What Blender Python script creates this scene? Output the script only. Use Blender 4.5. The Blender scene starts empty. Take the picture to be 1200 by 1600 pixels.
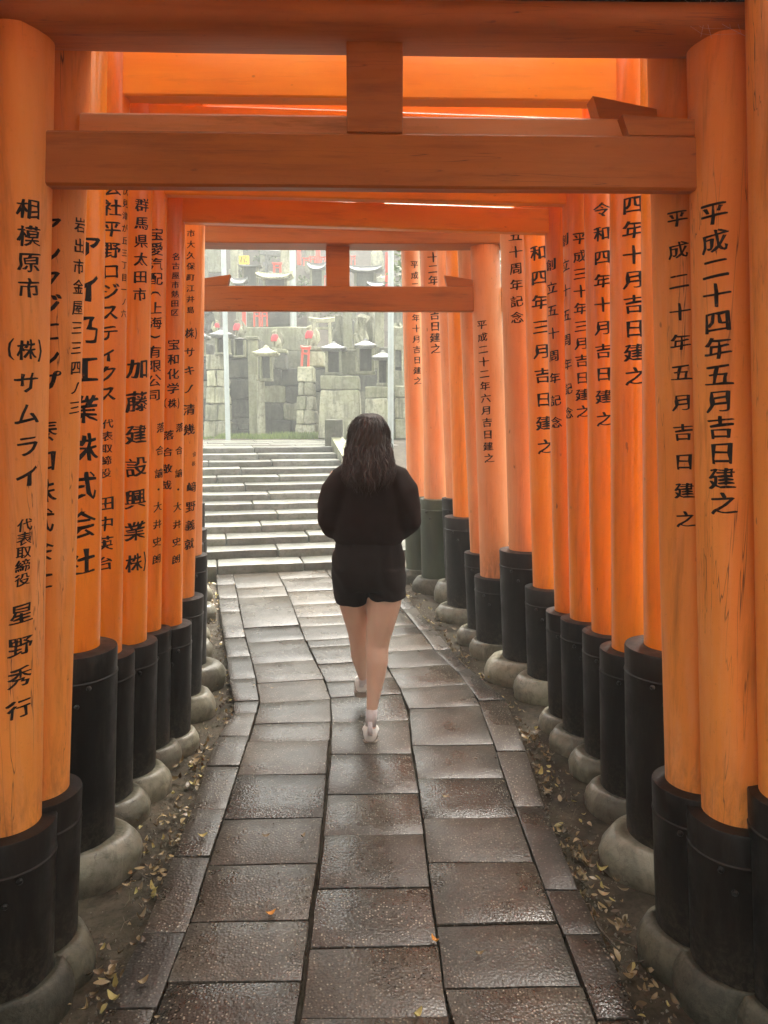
import bpy, bmesh, math, random
from mathutils import Vector, Matrix, noise
R = math.radians
random.seed(7)
SC = bpy.context.scene
COL = SC.collection

# ------------------------------------------------------------------ camera
CAM_H = 1.69
PITCH = R(7.125)
cam = bpy.data.cameras.new("camera")
cam.sensor_fit = 'VERTICAL'; cam.sensor_height = 24; cam.lens = 18.0
cam.clip_start = 0.05; cam.clip_end = 600
cam_o = bpy.data.objects.new("camera", cam); COL.objects.link(cam_o)
cam_o.location = (0, 0, CAM_H); cam_o.rotation_euler = (R(90) - PITCH, 0, 0)
SC.camera = cam_o
# ------------------------------------------------------------------ sky, sun, exposure
world = bpy.data.worlds.new("World"); SC.world = world; world.use_nodes = True
wn = world.node_tree.nodes; wl = world.node_tree.links
bg = wn["Background"]
sky = wn.new("ShaderNodeTexSky"); sky.sky_type = 'NISHITA'; sky.sun_disc = False
sky.sun_elevation = R(62); sky.sun_rotation = R(20); sky.dust_density = 4.0; sky.air_density = 1.0; sky.ozone_density = 0.6
hs = wn.new("ShaderNodeHueSaturation"); hs.inputs["Saturation"].default_value = 0.35
wl.new(sky.outputs[0], hs.inputs["Color"]); tm = wn.new("ShaderNodeMix"); tm.data_type = 'RGBA'; tm.blend_type = 'MULTIPLY'; tm.inputs[0].default_value = 1; tm.inputs[7].default_value = (1, .97, .87, 1)
wl.new(hs.outputs[0], tm.inputs[6]); wl.new(tm.outputs[2], bg.inputs["Color"])
bg.inputs["Strength"].default_value = 0.15
sun = bpy.data.lights.new("sun", 'SUN'); sun.energy = 1.5; sun.angle = R(25); sun.color = (1, .96, .9)
sun_o = bpy.data.objects.new("sun", sun); COL.objects.link(sun_o)
sun_o.rotation_euler = (R(28), 0, R(-20)); sun_o.location = (0, 0, 30)
sun_o.rotation_euler = (R(-28), 0, R(-20))
SC.view_settings.view_transform = 'Standard'; SC.view_settings.look = 'None'
SC.view_settings.gamma = 1; SC.view_settings.use_curve_mapping = False
SC.view_settings.exposure = 2.95
SC.cycles.max_bounces = 10; SC.cycles.diffuse_bounces = 6
SC.cycles.use_denoising = True

# ------------------------------------------------------------------ helpers
cp, sp = math.cos(PITCH), math.sin(PITCH)
def at(px, py, Y):
    """the point of the plane at distance Y seen at a pixel of the photograph"""
    u = (800 - py) / 1200; dx = (px - 600) / 1200
    k = Y / (cp + u * sp)
    return Vector((dx * k, Y, CAM_H + k * (u * cp - sp)))
SL = 0.0229
def on_slope(px, py, off=0.0):
    """the point of the sloping path seen at a pixel"""
    u = (800 - py) / 1200; dx = (px - 600) / 1200
    dy = cp + u * sp; dz = u * cp - sp
    k = (CAM_H - off) / (SL * dy - dz)
    return Vector((dx * k, dy * k, CAM_H + dz * k))
def scale_at(Y, z=1.0):
    return (Y * cp - (z - CAM_H) * sp) / 1200      # metres per pixel

def tag(o, label=None, cat=None, group=None, kind=None):
    if label: o['label'] = label
    if cat: o['category'] = cat
    if group: o['group'] = group
    if kind: o['kind'] = kind
    return o
def thing(name, loc, label, cat, group=None):
    o = bpy.data.objects.new(name, None); COL.objects.link(o); o.location = loc
    o.empty_display_size = .1
    return tag(o, label, cat, group)
def origin_of(p):
    v = Vector((0, 0, 0))
    while p is not None:
        v += p.location; p = p.parent
    return v
def mesh(name, verts, faces, mat, parent=None, smooth=False, angle=None):
    o0 = origin_of(parent)
    me = bpy.data.meshes.new(name)
    me.from_pydata([tuple(Vector(v) - o0) for v in verts], [], faces)
    me.validate(); me.update()
    return link(name, me, mat, parent, smooth, angle)
def link(name, me, mat, parent=None, smooth=False, angle=None):
    if mat is not None:
        me.materials.append(mat)
    if smooth or angle:
        me.polygons.foreach_set('use_smooth', [True] * len(me.polygons))
        if angle: me.set_sharp_from_angle(angle=R(angle))
    o = bpy.data.objects.new(name, me); COL.objects.link(o)
    if parent is not None: o.parent = parent
    return o
class G:
    """collects geometry for one mesh"""
    def __init__(s): s.v = []; s.f = []
    def add(s, v, f):
        n = len(s.v); s.v += [Vector(p) for p in v]; s.f += [tuple(i + n for i in q) for q in f]
    def box(s, lo, hi, bev=0.0, M=None):
        x0, y0, z0 = lo; x1, y1, z1 = hi
        if bev <= 0:
            v = [(x0,y0,z0),(x1,y0,z0),(x1,y1,z0),(x0,y1,z0),(x0,y0,z1),(x1,y0,z1),(x1,y1,z1),(x0,y1,z1)]
            f = [(0,3,2,1),(4,5,6,7),(0,1,5,4),(1,2,6,5),(2,3,7,6),(3,0,4,7)]
        else:
            b = min(bev, (x1-x0)*.45, (y1-y0)*.45, (z1-z0)*.45)
            bm = bmesh.new(); bmesh.ops.create_cube(bm, size=1)
            for q in bm.verts:
                q.co = Vector(((x0+x1)/2 + q.co.x*(x1-x0), (y0+y1)/2 + q.co.y*(y1-y0), (z0+z1)/2 + q.co.z*(z1-z0)))
            bmesh.ops.bevel(bm, geom=bm.edges[:], offset=b, segments=2, affect='EDGES', profile=.6)
            bm.verts.ensure_lookup_table()
            v = [q.co.copy() for q in bm.verts]; f = [tuple(q.index for q in p.verts) for p in bm.faces]; bm.free()
        if M is not None: v = [M @ Vector(p) for p in v]
        s.add(v, f)
    def tube(s, pts, rad, n=12, cap=True, squash=None, up=None):
        """rings along a polyline; rad may be number or (rx, ry)"""
        pts = [Vector(p) for p in pts]; rings = []
        for i, p in enumerate(pts):
            a = pts[max(i-1, 0)]; b = pts[min(i+1, len(pts)-1)]
            d = (b - a).normalized()
            ref = Vector(up) if up else (Vector((0,1,0)) if abs(d.y) < .9 else Vector((1,0,0)))
            u = d.cross(ref).normalized(); w = u.cross(d).normalized()
            r = rad[i] if isinstance(rad, (list, tuple)) else rad
            rx, ry = r if isinstance(r, (list, tuple)) else (r, r)
            rings.append([p + u*rx*math.cos(2*math.pi*k/n) + w*ry*math.sin(2*math.pi*k/n) for k in range(n)])
        v = [q for r in rings for q in r]; f = []
        for i in range(len(rings)-1):
            for k in range(n):
                k2 = (k+1) % n
                f.append((i*n+k, i*n+k2, (i+1)*n+k2, (i+1)*n+k))
        if cap:
            f.append(tuple(range(n))[::-1]); f.append(tuple((len(rings)-1)*n+k for k in range(n)))
        s.add(v, f)
    def lathe(s, c, prof, n=32, M=None, wob=0, seed=0, axis=None, ymin=None):
        """prof = [(r, z)...] about the vertical through c, sheared along axis(z)->(dx,dy)"""
        c = Vector(c); v = []; f = []
        for j, (r, z) in enumerate(prof):
            ax = axis(c.z + z) if axis else Vector((c.x, c.y, 0))
            for k in range(n):
                a = 2*math.pi*k/n
                rr = r
                if wob: rr *= 1 + wob*noise.noise(Vector((math.cos(a)*1.3+seed, math.sin(a)*1.3, z*5)))
                ry = rr if ymin is None else max(rr*.74, min(rr, ymin*1.04))
                v.append(Vector((ax.x + rr*math.cos(a), ax.y + ry*math.sin(a), c.z + z)))
        for j in range(len(prof)-1):
            for k in range(n):
                k2 = (k+1) % n
                f.append((j*n+k, j*n+k2, (j+1)*n+k2, (j+1)*n+k))
        f.append(tuple(range(n))[::-1]); f.append(tuple((len(prof)-1)*n+k for k in range(n)))
        if M is not None: v = [M @ p for p in v]
        s.add(v, f)
    def make(s, name, mat, parent=None, smooth=False, angle=None):
        return mesh(name, s.v, s.f, mat, parent, smooth, angle)

# ------------------------------------------------------------------ materials
def NT(name):
    m = bpy.data.materials.new(name); m.use_nodes = True
    nt = m.node_tree; b = nt.nodes['Principled BSDF']
    return m, nt, b
def nd(nt, t, **kw):
    n = nt.nodes.new(t)
    for k, v in kw.items():
        if k in n.inputs: n.inputs[k].default_value = v
        else: setattr(n, k, v)
    return n
def ramp(nt, src, stops):
    r = nt.nodes.new('ShaderNodeValToRGB'); e = r.color_ramp.elements
    while len(e) < len(stops): e.new(.5)
    for i, (p, c) in enumerate(stops):
        e[i].position = p; e[i].color = c if len(c) == 4 else (*c, 1)
    nt.links.new(src, r.inputs[0]); return r.outputs[0]
def g(v): return (v, v, v, 1)
def mixc(nt, a, b, f, mode='MIX'):
    m = nt.nodes.new('ShaderNodeMix'); m.data_type = 'RGBA'; m.blend_type = mode
    for s, i in ((a, 6), (b, 7)):
        if isinstance(s, tuple): m.inputs[i].default_value = s if len(s) == 4 else (*s, 1)
        else: nt.links.new(s, m.inputs[i])
    if isinstance(f, (int, float)): m.inputs[0].default_value = f
    else: nt.links.new(f, m.inputs[0])
    return m.outputs[2]
def coords(nt, scale=(1,1,1), rnd=True):
    tc = nd(nt, 'ShaderNodeTexCoord'); mp = nd(nt, 'ShaderNodeMapping')
    mp.inputs['Scale'].default_value = scale
    nt.links.new(tc.outputs['Object'], mp.inputs['Vector'])
    if rnd:
        oi = nd(nt, 'ShaderNodeObjectInfo'); m = nd(nt, 'ShaderNodeMath', operation='MULTIPLY'); m.inputs[1].default_value = 37.0
        nt.links.new(oi.outputs['Random'], m.inputs[0])
        nt.links.new(m.outputs[0], mp.inputs['Location'])
    return mp.outputs[0]
def nz(nt, vec, scale, detail=4, rough=.55, dist=0):
    n = nd(nt, 'ShaderNodeTexNoise'); n.inputs['Scale'].default_value = scale
    n.inputs['Detail'].default_value = detail; n.inputs['Roughness'].default_value = rough
    n.inputs['Distortion'].default_value = dist
    nt.links.new(vec, n.inputs['Vector']); return n.outputs[0]
def bump(nt, b, h, strength, dist=.01, chain=None):
    n = nd(nt, 'ShaderNodeBump'); n.inputs['Strength'].default_value = strength; n.inputs['Distance'].default_value = dist
    nt.links.new(h, n.inputs['Height'])
    if chain is not None: nt.links.new(chain, n.inputs['Normal'])
    nt.links.new(n.outputs[0], b.inputs['Normal']); return n.outputs[0]

def wood(name, c1, c2, rough, coat, along='Z', crack=0.0, fade=0.0, grain=.35):
    """painted timber: grain stretched along its length, hairline cracks, faded or worn patches"""
    m, nt, b = NT(name)
    st = {'Z': (1, 1, .06), 'X': (.06, 1, 1)}[along]
    v = coords(nt, st); v2 = coords(nt, {'Z': (1,1,.35), 'X': (.35,1,1)}[along])
    gr = nz(nt, v, 60, 5, .65, .4)
    bl = nz(nt, v2, 5, 4, .6, .5)
    col = mixc(nt, c1, c2, ramp(nt, bl, [(.3, g(0)), (.7, g(1))]))
    dk = tuple(x*.62 for x in c1)
    col = mixc(nt, col, dk, ramp(nt, gr, [(.5, g(0)), (.8, g(grain))]))
    if fade:
        pale = tuple(min(1, x*.55 + .28) for x in c2)
        fd = nz(nt, coords(nt, {'Z': (1,1,.12), 'X': (.12,1,1)}[along]), 9, 6, .7, .3)
        col = mixc(nt, col, pale, ramp(nt, fd, [(.48, g(0)), (.75, g(fade))]))
        ft = nz(nt, coords(nt), 90, 3, .7)
        col = mixc(nt, col, tuple(x*.5 for x in c1), ramp(nt, ft, [(.6, g(0)), (.78, g(.35))]))
    if along == 'Z':   # splashed dirt and worn paint just above the sheath
        so = nd(nt, 'ShaderNodeSeparateXYZ'); tco = nd(nt, 'ShaderNodeTexCoord'); nt.links.new(tco.outputs['Object'], so.inputs[0])
        zm = ramp(nt, so.outputs[2], [(.50, g(1)), (.80, g(0))])
        nn = nd(nt, 'ShaderNodeMath', operation='MULTIPLY'); nt.links.new(zm, nn.inputs[0])
        nt.links.new(ramp(nt, nz(nt, coords(nt, (1,1,.3)), 34, 6, .75, .4), [(.44, g(0)), (.66, g(.75))]), nn.inputs[1])
        col = mixc(nt, col, (.13,.035,.012,1), nn.outputs[0])
    # insect spots and knocks
    sk = nz(nt, coords(nt, {'Z': (1,1,.4), 'X': (.4,1,1)}[along]), 38, 2, .4)
    col = mixc(nt, col, (.10, .03, .01, 1), ramp(nt, sk, [(.74, g(0)), (.79, g(.6))]))
    # dark rain streaks and scuffs
    stk = nz(nt, coords(nt, {'Z': (1,1,.09), 'X': (.09,1,1)}[along]), 17, 5, .7, .2)
    col = mixc(nt, col, tuple(x*.45 for x in c1), ramp(nt, stk, [(.54, g(0)), (.72, g(.45 + .25*(crack > .4)))]))
    lt = nz(nt, coords(nt, {'Z': (1,1,.25), 'X': (.25,1,1)}[along]), 3.2, 3, .6)
    col = mixc(nt, col, tuple(min(1, x*1.25+.01) for x in c2), ramp(nt, lt, [(.5, g(0)), (.75, g(.4))]))
    h = gr
    if crack:
        vc = coords(nt, {'Z': (1,1,.025), 'X': (.025,1,1)}[along])
        ck = nz(nt, vc, 26, 3, .55, .25)
        w = nd(nt, 'ShaderNodeMath', operation='SUBTRACT'); w.inputs[1].default_value = .5
        nt.links.new(ck, w.inputs[0])
        ab = nd(nt, 'ShaderNodeMath', operation='ABSOLUTE'); nt.links.new(w.outputs[0], ab.inputs[0])
        line = ramp(nt, ab.outputs[0], [(0, g(1)), (.006, g(0))])
        msk = ramp(nt, nz(nt, coords(nt, {'Z': (1,1,.3), 'X': (.3,1,1)}[along]), 6, 2), [(.5, g(0)), (.62, g(crack))])
        mm = nd(nt, 'ShaderNodeMath', operation='MULTIPLY'); nt.links.new(line, mm.inputs[0]); nt.links.new(msk, mm.inputs[1])
        col = mixc(nt, col, (.05, .018, .008, 1), mm.outputs[0])
    nt.links.new(col, b.inputs['Base Color'])
    rr = nd(nt, 'ShaderNodeMapRange'); rr.inputs[3].default_value = rough*.8; rr.inputs[4].default_value = min(1, rough*1.3)
    nt.links.new(bl, rr.inputs[0]); nt.links.new(rr.outputs[0], b.inputs['Roughness'])
    b.inputs['Coat Weight'].default_value = coat; b.inputs['Coat Roughness'].default_value = .12
    bump(nt, b, h, .45, .002)
    return m
def plain(name, col, rough=.6, metal=0, bump_s=0, bscale=60, var=.25, coat=0, stretch=(1,1,1)):
    m, nt, b = NT(name)
    v = coords(nt, stretch); n1 = nz(nt, v, bscale*.2, 5, .6); n2 = nz(nt, v, bscale, 4, .6)
    c = mixc(nt, tuple(x*(1-var) for x in col), tuple(min(1, x*(1+var)) for x in col), ramp(nt, n1, [(.3, g(0)), (.7, g(1))]))
    nt.links.new(c, b.inputs['Base Color'])
    b.inputs['Roughness'].default_value = rough; b.inputs['Metallic'].default_value = metal
    b.inputs['Coat Weight'].default_value = coat; b.inputs['Coat Roughness'].default_value = .15
    if bump_s: bump(nt, b, n2, bump_s, .004)
    return m
def stone(name, c1, c2, moss=0, rough=.6, scale=1.0, speck=.3, mossc=(.09,.12,.03), mossh=None, bs=.5):
    m, nt, b = NT(name); v = coords(nt)
    n1 = nz(nt, v, 4*scale, 6, .65, .3); n2 = nz(nt, v, 160*scale, 3, .7); n3 = nz(nt, v, 24*scale, 5, .65)
    col = mixc(nt, c1, c2, ramp(nt, n1, [(.32, g(0)), (.68, g(1))]))
    col = mixc(nt, col, tuple(x*.38 for x in c1), ramp(nt, n3, [(.48, g(0)), (.72, g(.8))]))
    if name.startswith('base_stone'):
        vk = nd(nt, 'ShaderNodeTexVoronoi'); vk.feature = 'DISTANCE_TO_EDGE'; vk.inputs['Scale'].default_value = 4.2
        ds = nd(nt, 'ShaderNodeVectorMath', operation='ADD'); nw = nd(nt, 'ShaderNodeTexNoise'); nw.inputs['Scale'].default_value = 7; nt.links.new(v, nw.inputs['Vector'])
        nt.links.new(v, ds.inputs[0]); nt.links.new(nw.outputs['Color'], ds.inputs[1]); nt.links.new(ds.outputs[0], vk.inputs['Vector'])
        col = mixc(nt, col, (.02,.018,.012,1), ramp(nt, vk.outputs['Distance'], [(0, g(.75)), (.012, g(0))]))
        stn = ramp(nt, nz(nt, coords(nt, (1,1,.5)), 7, 5, .7, .8), [(.5, g(0)), (.62, g(.5))])
        col = mixc(nt, col, tuple(min(1, x*1.5) for x in c2), stn)
    col = mixc(nt, col, tuple(min(1, x*1.7) for x in c2), ramp(nt, n2, [(.6, g(0)), (.75, g(speck))]))
    if name.startswith(('shrine_stone', 'pale_shrine', 'shrine_wall')):
        sk = nz(nt, coords(nt, (1,1,.12)), 9, 5, .7, .3)
        col = mixc(nt, col, tuple(x*.5 for x in c1), ramp(nt, sk, [(.47, g(0)), (.62, g(.8))]))
    if moss:
        mm = ramp(nt, nz(nt, coords(nt), 3*scale, 6, .7), [(.55-.25*moss, g(0)), (.72-.1*moss, g(min(1, moss)))])
        col = mixc(nt, col, mossc, mm)
    oi = nd(nt, 'ShaderNodeObjectInfo'); vv = nd(nt, 'ShaderNodeMapRange'); vv.inputs[3].default_value = .72; vv.inputs[4].default_value = 1.3; nt.links.new(oi.outputs['Random'], vv.inputs[0])
    hv = nd(nt, 'ShaderNodeHueSaturation'); nt.links.new(vv.outputs[0], hv.inputs['Value']); nt.links.new(col, hv.inputs['Color']); col = hv.outputs[0]
    nt.links.new(col, b.inputs['Base Color'])
    rr = nd(nt, 'ShaderNodeMapRange'); rr.inputs[3].default_value = rough*.7; rr.inputs[4].default_value = min(1, rough*1.3)
    nt.links.new(n3, rr.inputs[0]); nt.links.new(rr.outputs[0], b.inputs['Roughness'])
    c = bump(nt, b, n3, bs, .006); b.inputs['Specular IOR Level'].default_value = .2 if name == 'damp_soil' else .5; bump(nt, b, n2, .3, .002, c)
    return m

M = {}
M['new'] = wood('fresh_vermilion', (.74,.175,.003), (.82,.24,.005), .32, .4, 'Z', .3, .04, .22)
M['mid'] = wood('worn_vermilion', (.68,.18,.010), (.76,.235,.016), .45, .12, 'Z', .5, .10, .2)
M['old'] = wood('faded_vermilion', (.70,.215,.024), (.79,.30,.05), .55, .05, 'Z', 1, .32, .25)
M['pink'] = wood('chalky_vermilion', (.66,.225,.06), (.75,.31,.115), .5, .08, 'Z', .35, .28, .15)
M['new_b'] = wood('fresh_vermilion_beam', (.76,.24,.004), (.86,.33,.006), .38, .3, 'X', 0, 0, .12)
M['old_b'] = wood('faded_vermilion_beam_shaded', (.33,.095,.008), (.43,.14,.013), .5, .05, 'X', .8, .10, .6)  # weathered paint, with the shade on the upper beams put into its colour
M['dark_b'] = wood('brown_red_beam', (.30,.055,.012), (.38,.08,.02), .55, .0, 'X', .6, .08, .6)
M['grey_b'] = wood('bleached_beam', (.78,.40,.19), (.84,.50,.30), .65, 0, 'X', .8, .6, .5)  # bleached paint, its colour lightened further to offset the shade it hangs in
M['black_b'] = plain('black_cap_paint', (.014,.011,.010), .6, 0, .3, 30, .4, 0, (.1,1,1))
M['ink'] = plain('black_lettering', (.010,.008,.008), .55, 0, .2, 50, .3, 0)
M['ink'].node_tree.nodes['Principled BSDF'].inputs['Specular IOR Level'].default_value = .2
def _wear():
    nt = M['ink'].node_tree; b = nt.nodes['Principled BSDF']; src = b.inputs['Base Color'].links[0].from_socket
    w = ramp(nt, nz(nt, coords(nt, (1,1,.5)), 130, 4, .7), [(.60, g(0)), (.70, g(.75))])
    nt.links.new(mixc(nt, src, (.30,.075,.02,1), w), b.inputs['Base Color'])
_wear()
M['sheath'] = plain('black_sheath', (.010,.0075,.006), .36, 0, .35, 25, .6, .05, (1,1,.15))
M['sheath'].node_tree.nodes['Principled BSDF'].inputs['Specular IOR Level'].default_value = .22
def _dust():
    nt = M['sheath'].node_tree; b = nt.nodes['Principled BSDF']; src = b.inputs['Base Color'].links[0].from_socket
    w = ramp(nt, nz(nt, coords(nt, (1,1,.18)), 22, 6, .75, .5), [(.50, g(0)), (.74, g(.45))])
    c = mixc(nt, src, (.055,.045,.034,1), w)
    so = nd(nt, 'ShaderNodeSeparateXYZ'); tco = nd(nt, 'ShaderNodeTexCoord'); nt.links.new(tco.outputs['Object'], so.inputs[0])
    zm = ramp(nt, so.outputs[2], [(.10, g(1)), (.32, g(0))]); nn = nd(nt, 'ShaderNodeMath', operation='MULTIPLY'); nt.links.new(zm, nn.inputs[0])
    nt.links.new(ramp(nt, nz(nt, coords(nt), 45, 6, .8, .4), [(.46, g(0)), (.62, g(.8))]), nn.inputs[1])
    nt.links.new(mixc(nt, c, (.085,.072,.05,1), nn.outputs[0]), b.inputs['Base Color'])
    sc = ramp(nt, nz(nt, coords(nt), 9, 5, .7), [(.3, g(.28)), (.7, g(.6))]); nt.links.new(sc, b.inputs['Roughness'])
_dust()
M['sheath_g'] = plain('mossy_sheath', (.045,.055,.03), .55, 0, .3, 25, .5, 0, (1,1,.25))
M['bolt'] = plain('dark_bolt', (.03,.028,.026), .35, .8, .1)
M['stone'] = stone('base_stone_grey', (.12,.11,.078), (.22,.205,.155), .35, .34, 1.2, .2, (.12,.12,.06))
M['stone_g'] = stone('base_stone_green', (.034,.031,.021), (.085,.078,.052), .3, .55, 2.2, .45, (.052,.052,.024))
def slab_mat(name, c1, c2, wet):
    m, nt, b = NT(name); v = coords(nt)
    n1 = nz(nt, v, 5, 5, .65); n3 = nz(nt, v, 30, 4, .6); n4 = nz(nt, v, 2.2, 4, .6)
    vo = nd(nt, 'ShaderNodeTexVoronoi'); vo.inputs['Scale'].default_value = 105; nt.links.new(v, vo.inputs['Vector'])
    vo2 = nd(nt, 'ShaderNodeTexVoronoi'); vo2.inputs['Scale'].default_value = 190; nt.links.new(v, vo2.inputs['Vector'])
    col = mixc(nt, c1, c2, ramp(nt, n1, [(.3, g(0)), (.7, g(1))]))
    col = mixc(nt, col, tuple(x*.4 for x in c1), ramp(nt, n3, [(.5, g(0)), (.75, g(.7))]))
    # single aggregate grains, each its own tone
    sep = nd(nt, 'ShaderNodeSeparateColor'); nt.links.new(vo.outputs['Color'], sep.inputs[0])
    sel = ramp(nt, sep.outputs[0], [(.62, g(0)), (.70, g(1))])
    core = ramp(nt, vo.outputs['Distance'], [(.0, g(1)), (.42, g(0))])
    mm = nd(nt, 'ShaderNodeMath', operation='MULTIPLY'); nt.links.new(sel, mm.inputs[0]); nt.links.new(core, mm.inputs[1])
    col = mixc(nt, col, (.40, .36, .28, 1), mm.outputs[0])
    sep2 = nd(nt, 'ShaderNodeSeparateColor'); nt.links.new(vo2.outputs['Color'], sep2.inputs[0])
    col = mixc(nt, col, (.02, .016, .012, 1), ramp(nt, sep2.outputs[1], [(.7, g(0)), (.75, g(.7))]))
    oi = nd(nt, 'ShaderNodeObjectInfo')
    vv = nd(nt, 'ShaderNodeMapRange'); vv.inputs[3].default_value = .68; vv.inputs[4].default_value = 1.4; nt.links.new(oi.outputs['Random'], vv.inputs[0])
    hv = nd(nt, 'ShaderNodeHueSaturation'); nt.links.new(vv.outputs[0], hv.inputs['Value']); nt.links.new(col, hv.inputs['Color']); col = hv.outputs[0]
    blot = ramp(nt, nz(nt, v, 3.1, 5, .7, .6), [(.5, g(0)), (.66, g(.55))])
    col = mixc(nt, col, (.028, .024, .018, 1), blot)
    nt.links.new(col, b.inputs['Base Color'])
    w = ramp(nt, n4, [(.40, g(.54 - .22*wet)), (.60, g(.30 - .12*wet))])
    nt.links.new(w, b.inputs['Roughness'])
    b.inputs['Specular IOR Level'].default_value = .5
    c = bump(nt, b, n3, .15, .002)
    inv = nd(nt, 'ShaderNodeMath', operation='SUBTRACT'); inv.inputs[0].default_value = 1; nt.links.new(vo.outputs['Distance'], inv.inputs[1])
    bump(nt, b, inv.outputs[0], .55, .0022, c)
    return m
M['slab'] = [slab_mat('paving_slab_brown', (.042,.034,.025), (.080,.066,.049), .6),
             slab_mat('paving_slab_grey', (.042,.036,.028), (.078,.068,.053), .8),
             slab_mat('paving_slab_wet', (.032,.028,.023), (.062,.055,.046), 1.0)]
M['curb'] = slab_mat('paving_border', (.030,.023,.017), (.056,.045,.033), .7)
M['soil'] = stone('damp_soil', (.022,.016,.010), (.075,.06,.04), .25, .75, 2.0, .25, (.05,.055,.02), bs=.8)
M['concrete'] = stone('old_concrete_edging', (.12,.105,.08), (.22,.20,.16), .2, .6, 1.5, .3)
M['far_stone'] = stone('shrine_stone', (.12,.118,.08), (.30,.29,.20), .7, .8, .8, .3, (.17,.175,.09), bs=.9)
M['far_dark'] = stone('shrine_wall_stone', (.032,.032,.024), (.11,.108,.08), .5, .85, .9, .2, (.08,.085,.045), bs=1)
M['far_pale'] = stone('pale_shrine_stone', (.20,.195,.13), (.46,.44,.31), .5, .8, .8, .3, (.32,.32,.17), bs=.8)
M['roof_stone'] = stone('shrine_roof_stone', (.09,.092,.085), (.24,.24,.225), .25, .6, 1, .3, (.2,.22,.1))
M['step'] = stone('granite_step', (.07,.07,.058), (.17,.17,.15), .3, .30, 1.2, .35)
M['red'] = plain('red_cloth', (.48,.03,.04), .7, 0, .2, 40, .2)
M['red_paint'] = plain('red_paint', (.66,.075,.04), .5, 0, .1, 40, .15)
M['yellow'] = plain('yellow_board', (.85,.58,.02), .5, 0, 0, 30, .08)
M['pole'] = plain('galvanised_pole', (.42,.46,.44), .45, .3, .1, 30, .1)
M['bark'] = stone('tree_bark', (.06,.045,.03), (.13,.10,.07), .3, .85, 4)
def leaf_mat(name, c1, c2, trans=.35, rough=.5):
    m, nt, b = NT(name)
    gi = nd(nt, 'ShaderNodeNewGeometry')
    c = mixc(nt, c1, c2, gi.outputs['Random Per Island'])
    nt.links.new(c, b.inputs['Base Color']); b.inputs['Roughness'].default_value = rough
    tr = nd(nt, 'ShaderNodeBsdfTranslucent'); nt.links.new(c, tr.inputs['Color'])
    mx = nd(nt, 'ShaderNodeMixShader'); mx.inputs[0].default_value = trans
    nt.links.new(b.outputs[0], mx.inputs[1]); nt.links.new(tr.outputs[0], mx.inputs[2])
    nt.links.new(mx.outputs[0], nt.nodes['Material Output'].inputs['Surface'])
    return m
M['leaf'] = leaf_mat('green_leaves', (.035,.06,.014), (.11,.15,.035))
M['litter'] = leaf_mat('dead_leaves', (.05,.028,.012), (.34,.25,.12), .1, .35)
M['litter_y'] = leaf_mat('yellow_dead_leaf', (.30,.24,.07), (.50,.42,.15), .2, .45)
M['litter_o'] = leaf_mat('orange_dead_leaf', (.62,.26,.04), (.70,.32,.06), .2, .45)
M['grass'] = leaf_mat('grass_blades', (.10,.16,.03), (.22,.28,.06))

# ------------------------------------------------------------------ ground
def path_z(Y): return SL * Y
ST0, ST1, LAND = 7.45, 11.7, 1.225       # where the stairs begin and end, and the height they reach
def ground_z(X, Y):
    """height of the earth beside the path"""
    base = SL * min(Y, ST0) - .06
    if Y <= ST0 - .25: return base
    if Y >= ST1: return LAND - .02 + .012 * min(Y - ST1, 4.6) + max(0, Y - 17.7) * .85
    t = (Y - (ST0-.25)) / (ST1 - ST0 + .25)
    return base + (LAND - .02 - base) * t
def build_ground():
    v = []; f = []
    xs = sorted(set([-300, -80, -30, -12] + [round(-8 + .25*i, 3) for i in range(65)] + [12, 30, 80, 300]))
    ys = sorted(set([-300, -80, -20] + [round(-6 + .2*i, 3) for i in range(155)] + [28, 32, 45, 80, 300]))
    for y in ys:
        for x in xs:
            z = ground_z(x, min(y, 27))
            if abs(x) < 9 and -6 < y < 20:
                d = .018 * noise.noise(Vector((x*2.3, y*2.3, 0))) + .012 * noise.noise(Vector((x*7, y*7, 3)))
                if stair_zone(x, y): d -= .35
                z += d
            v.append((x, y, z))
    nx = len(xs)
    for j in range(len(ys)-1):
        for i in range(nx-1):
            f.append((j*nx+i, j*nx+i+1, (j+1)*nx+i+1, (j+1)*nx+i))
    o = mesh('ground', v, f, M['soil'], None, True); tag(o, kind='structure')
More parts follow.
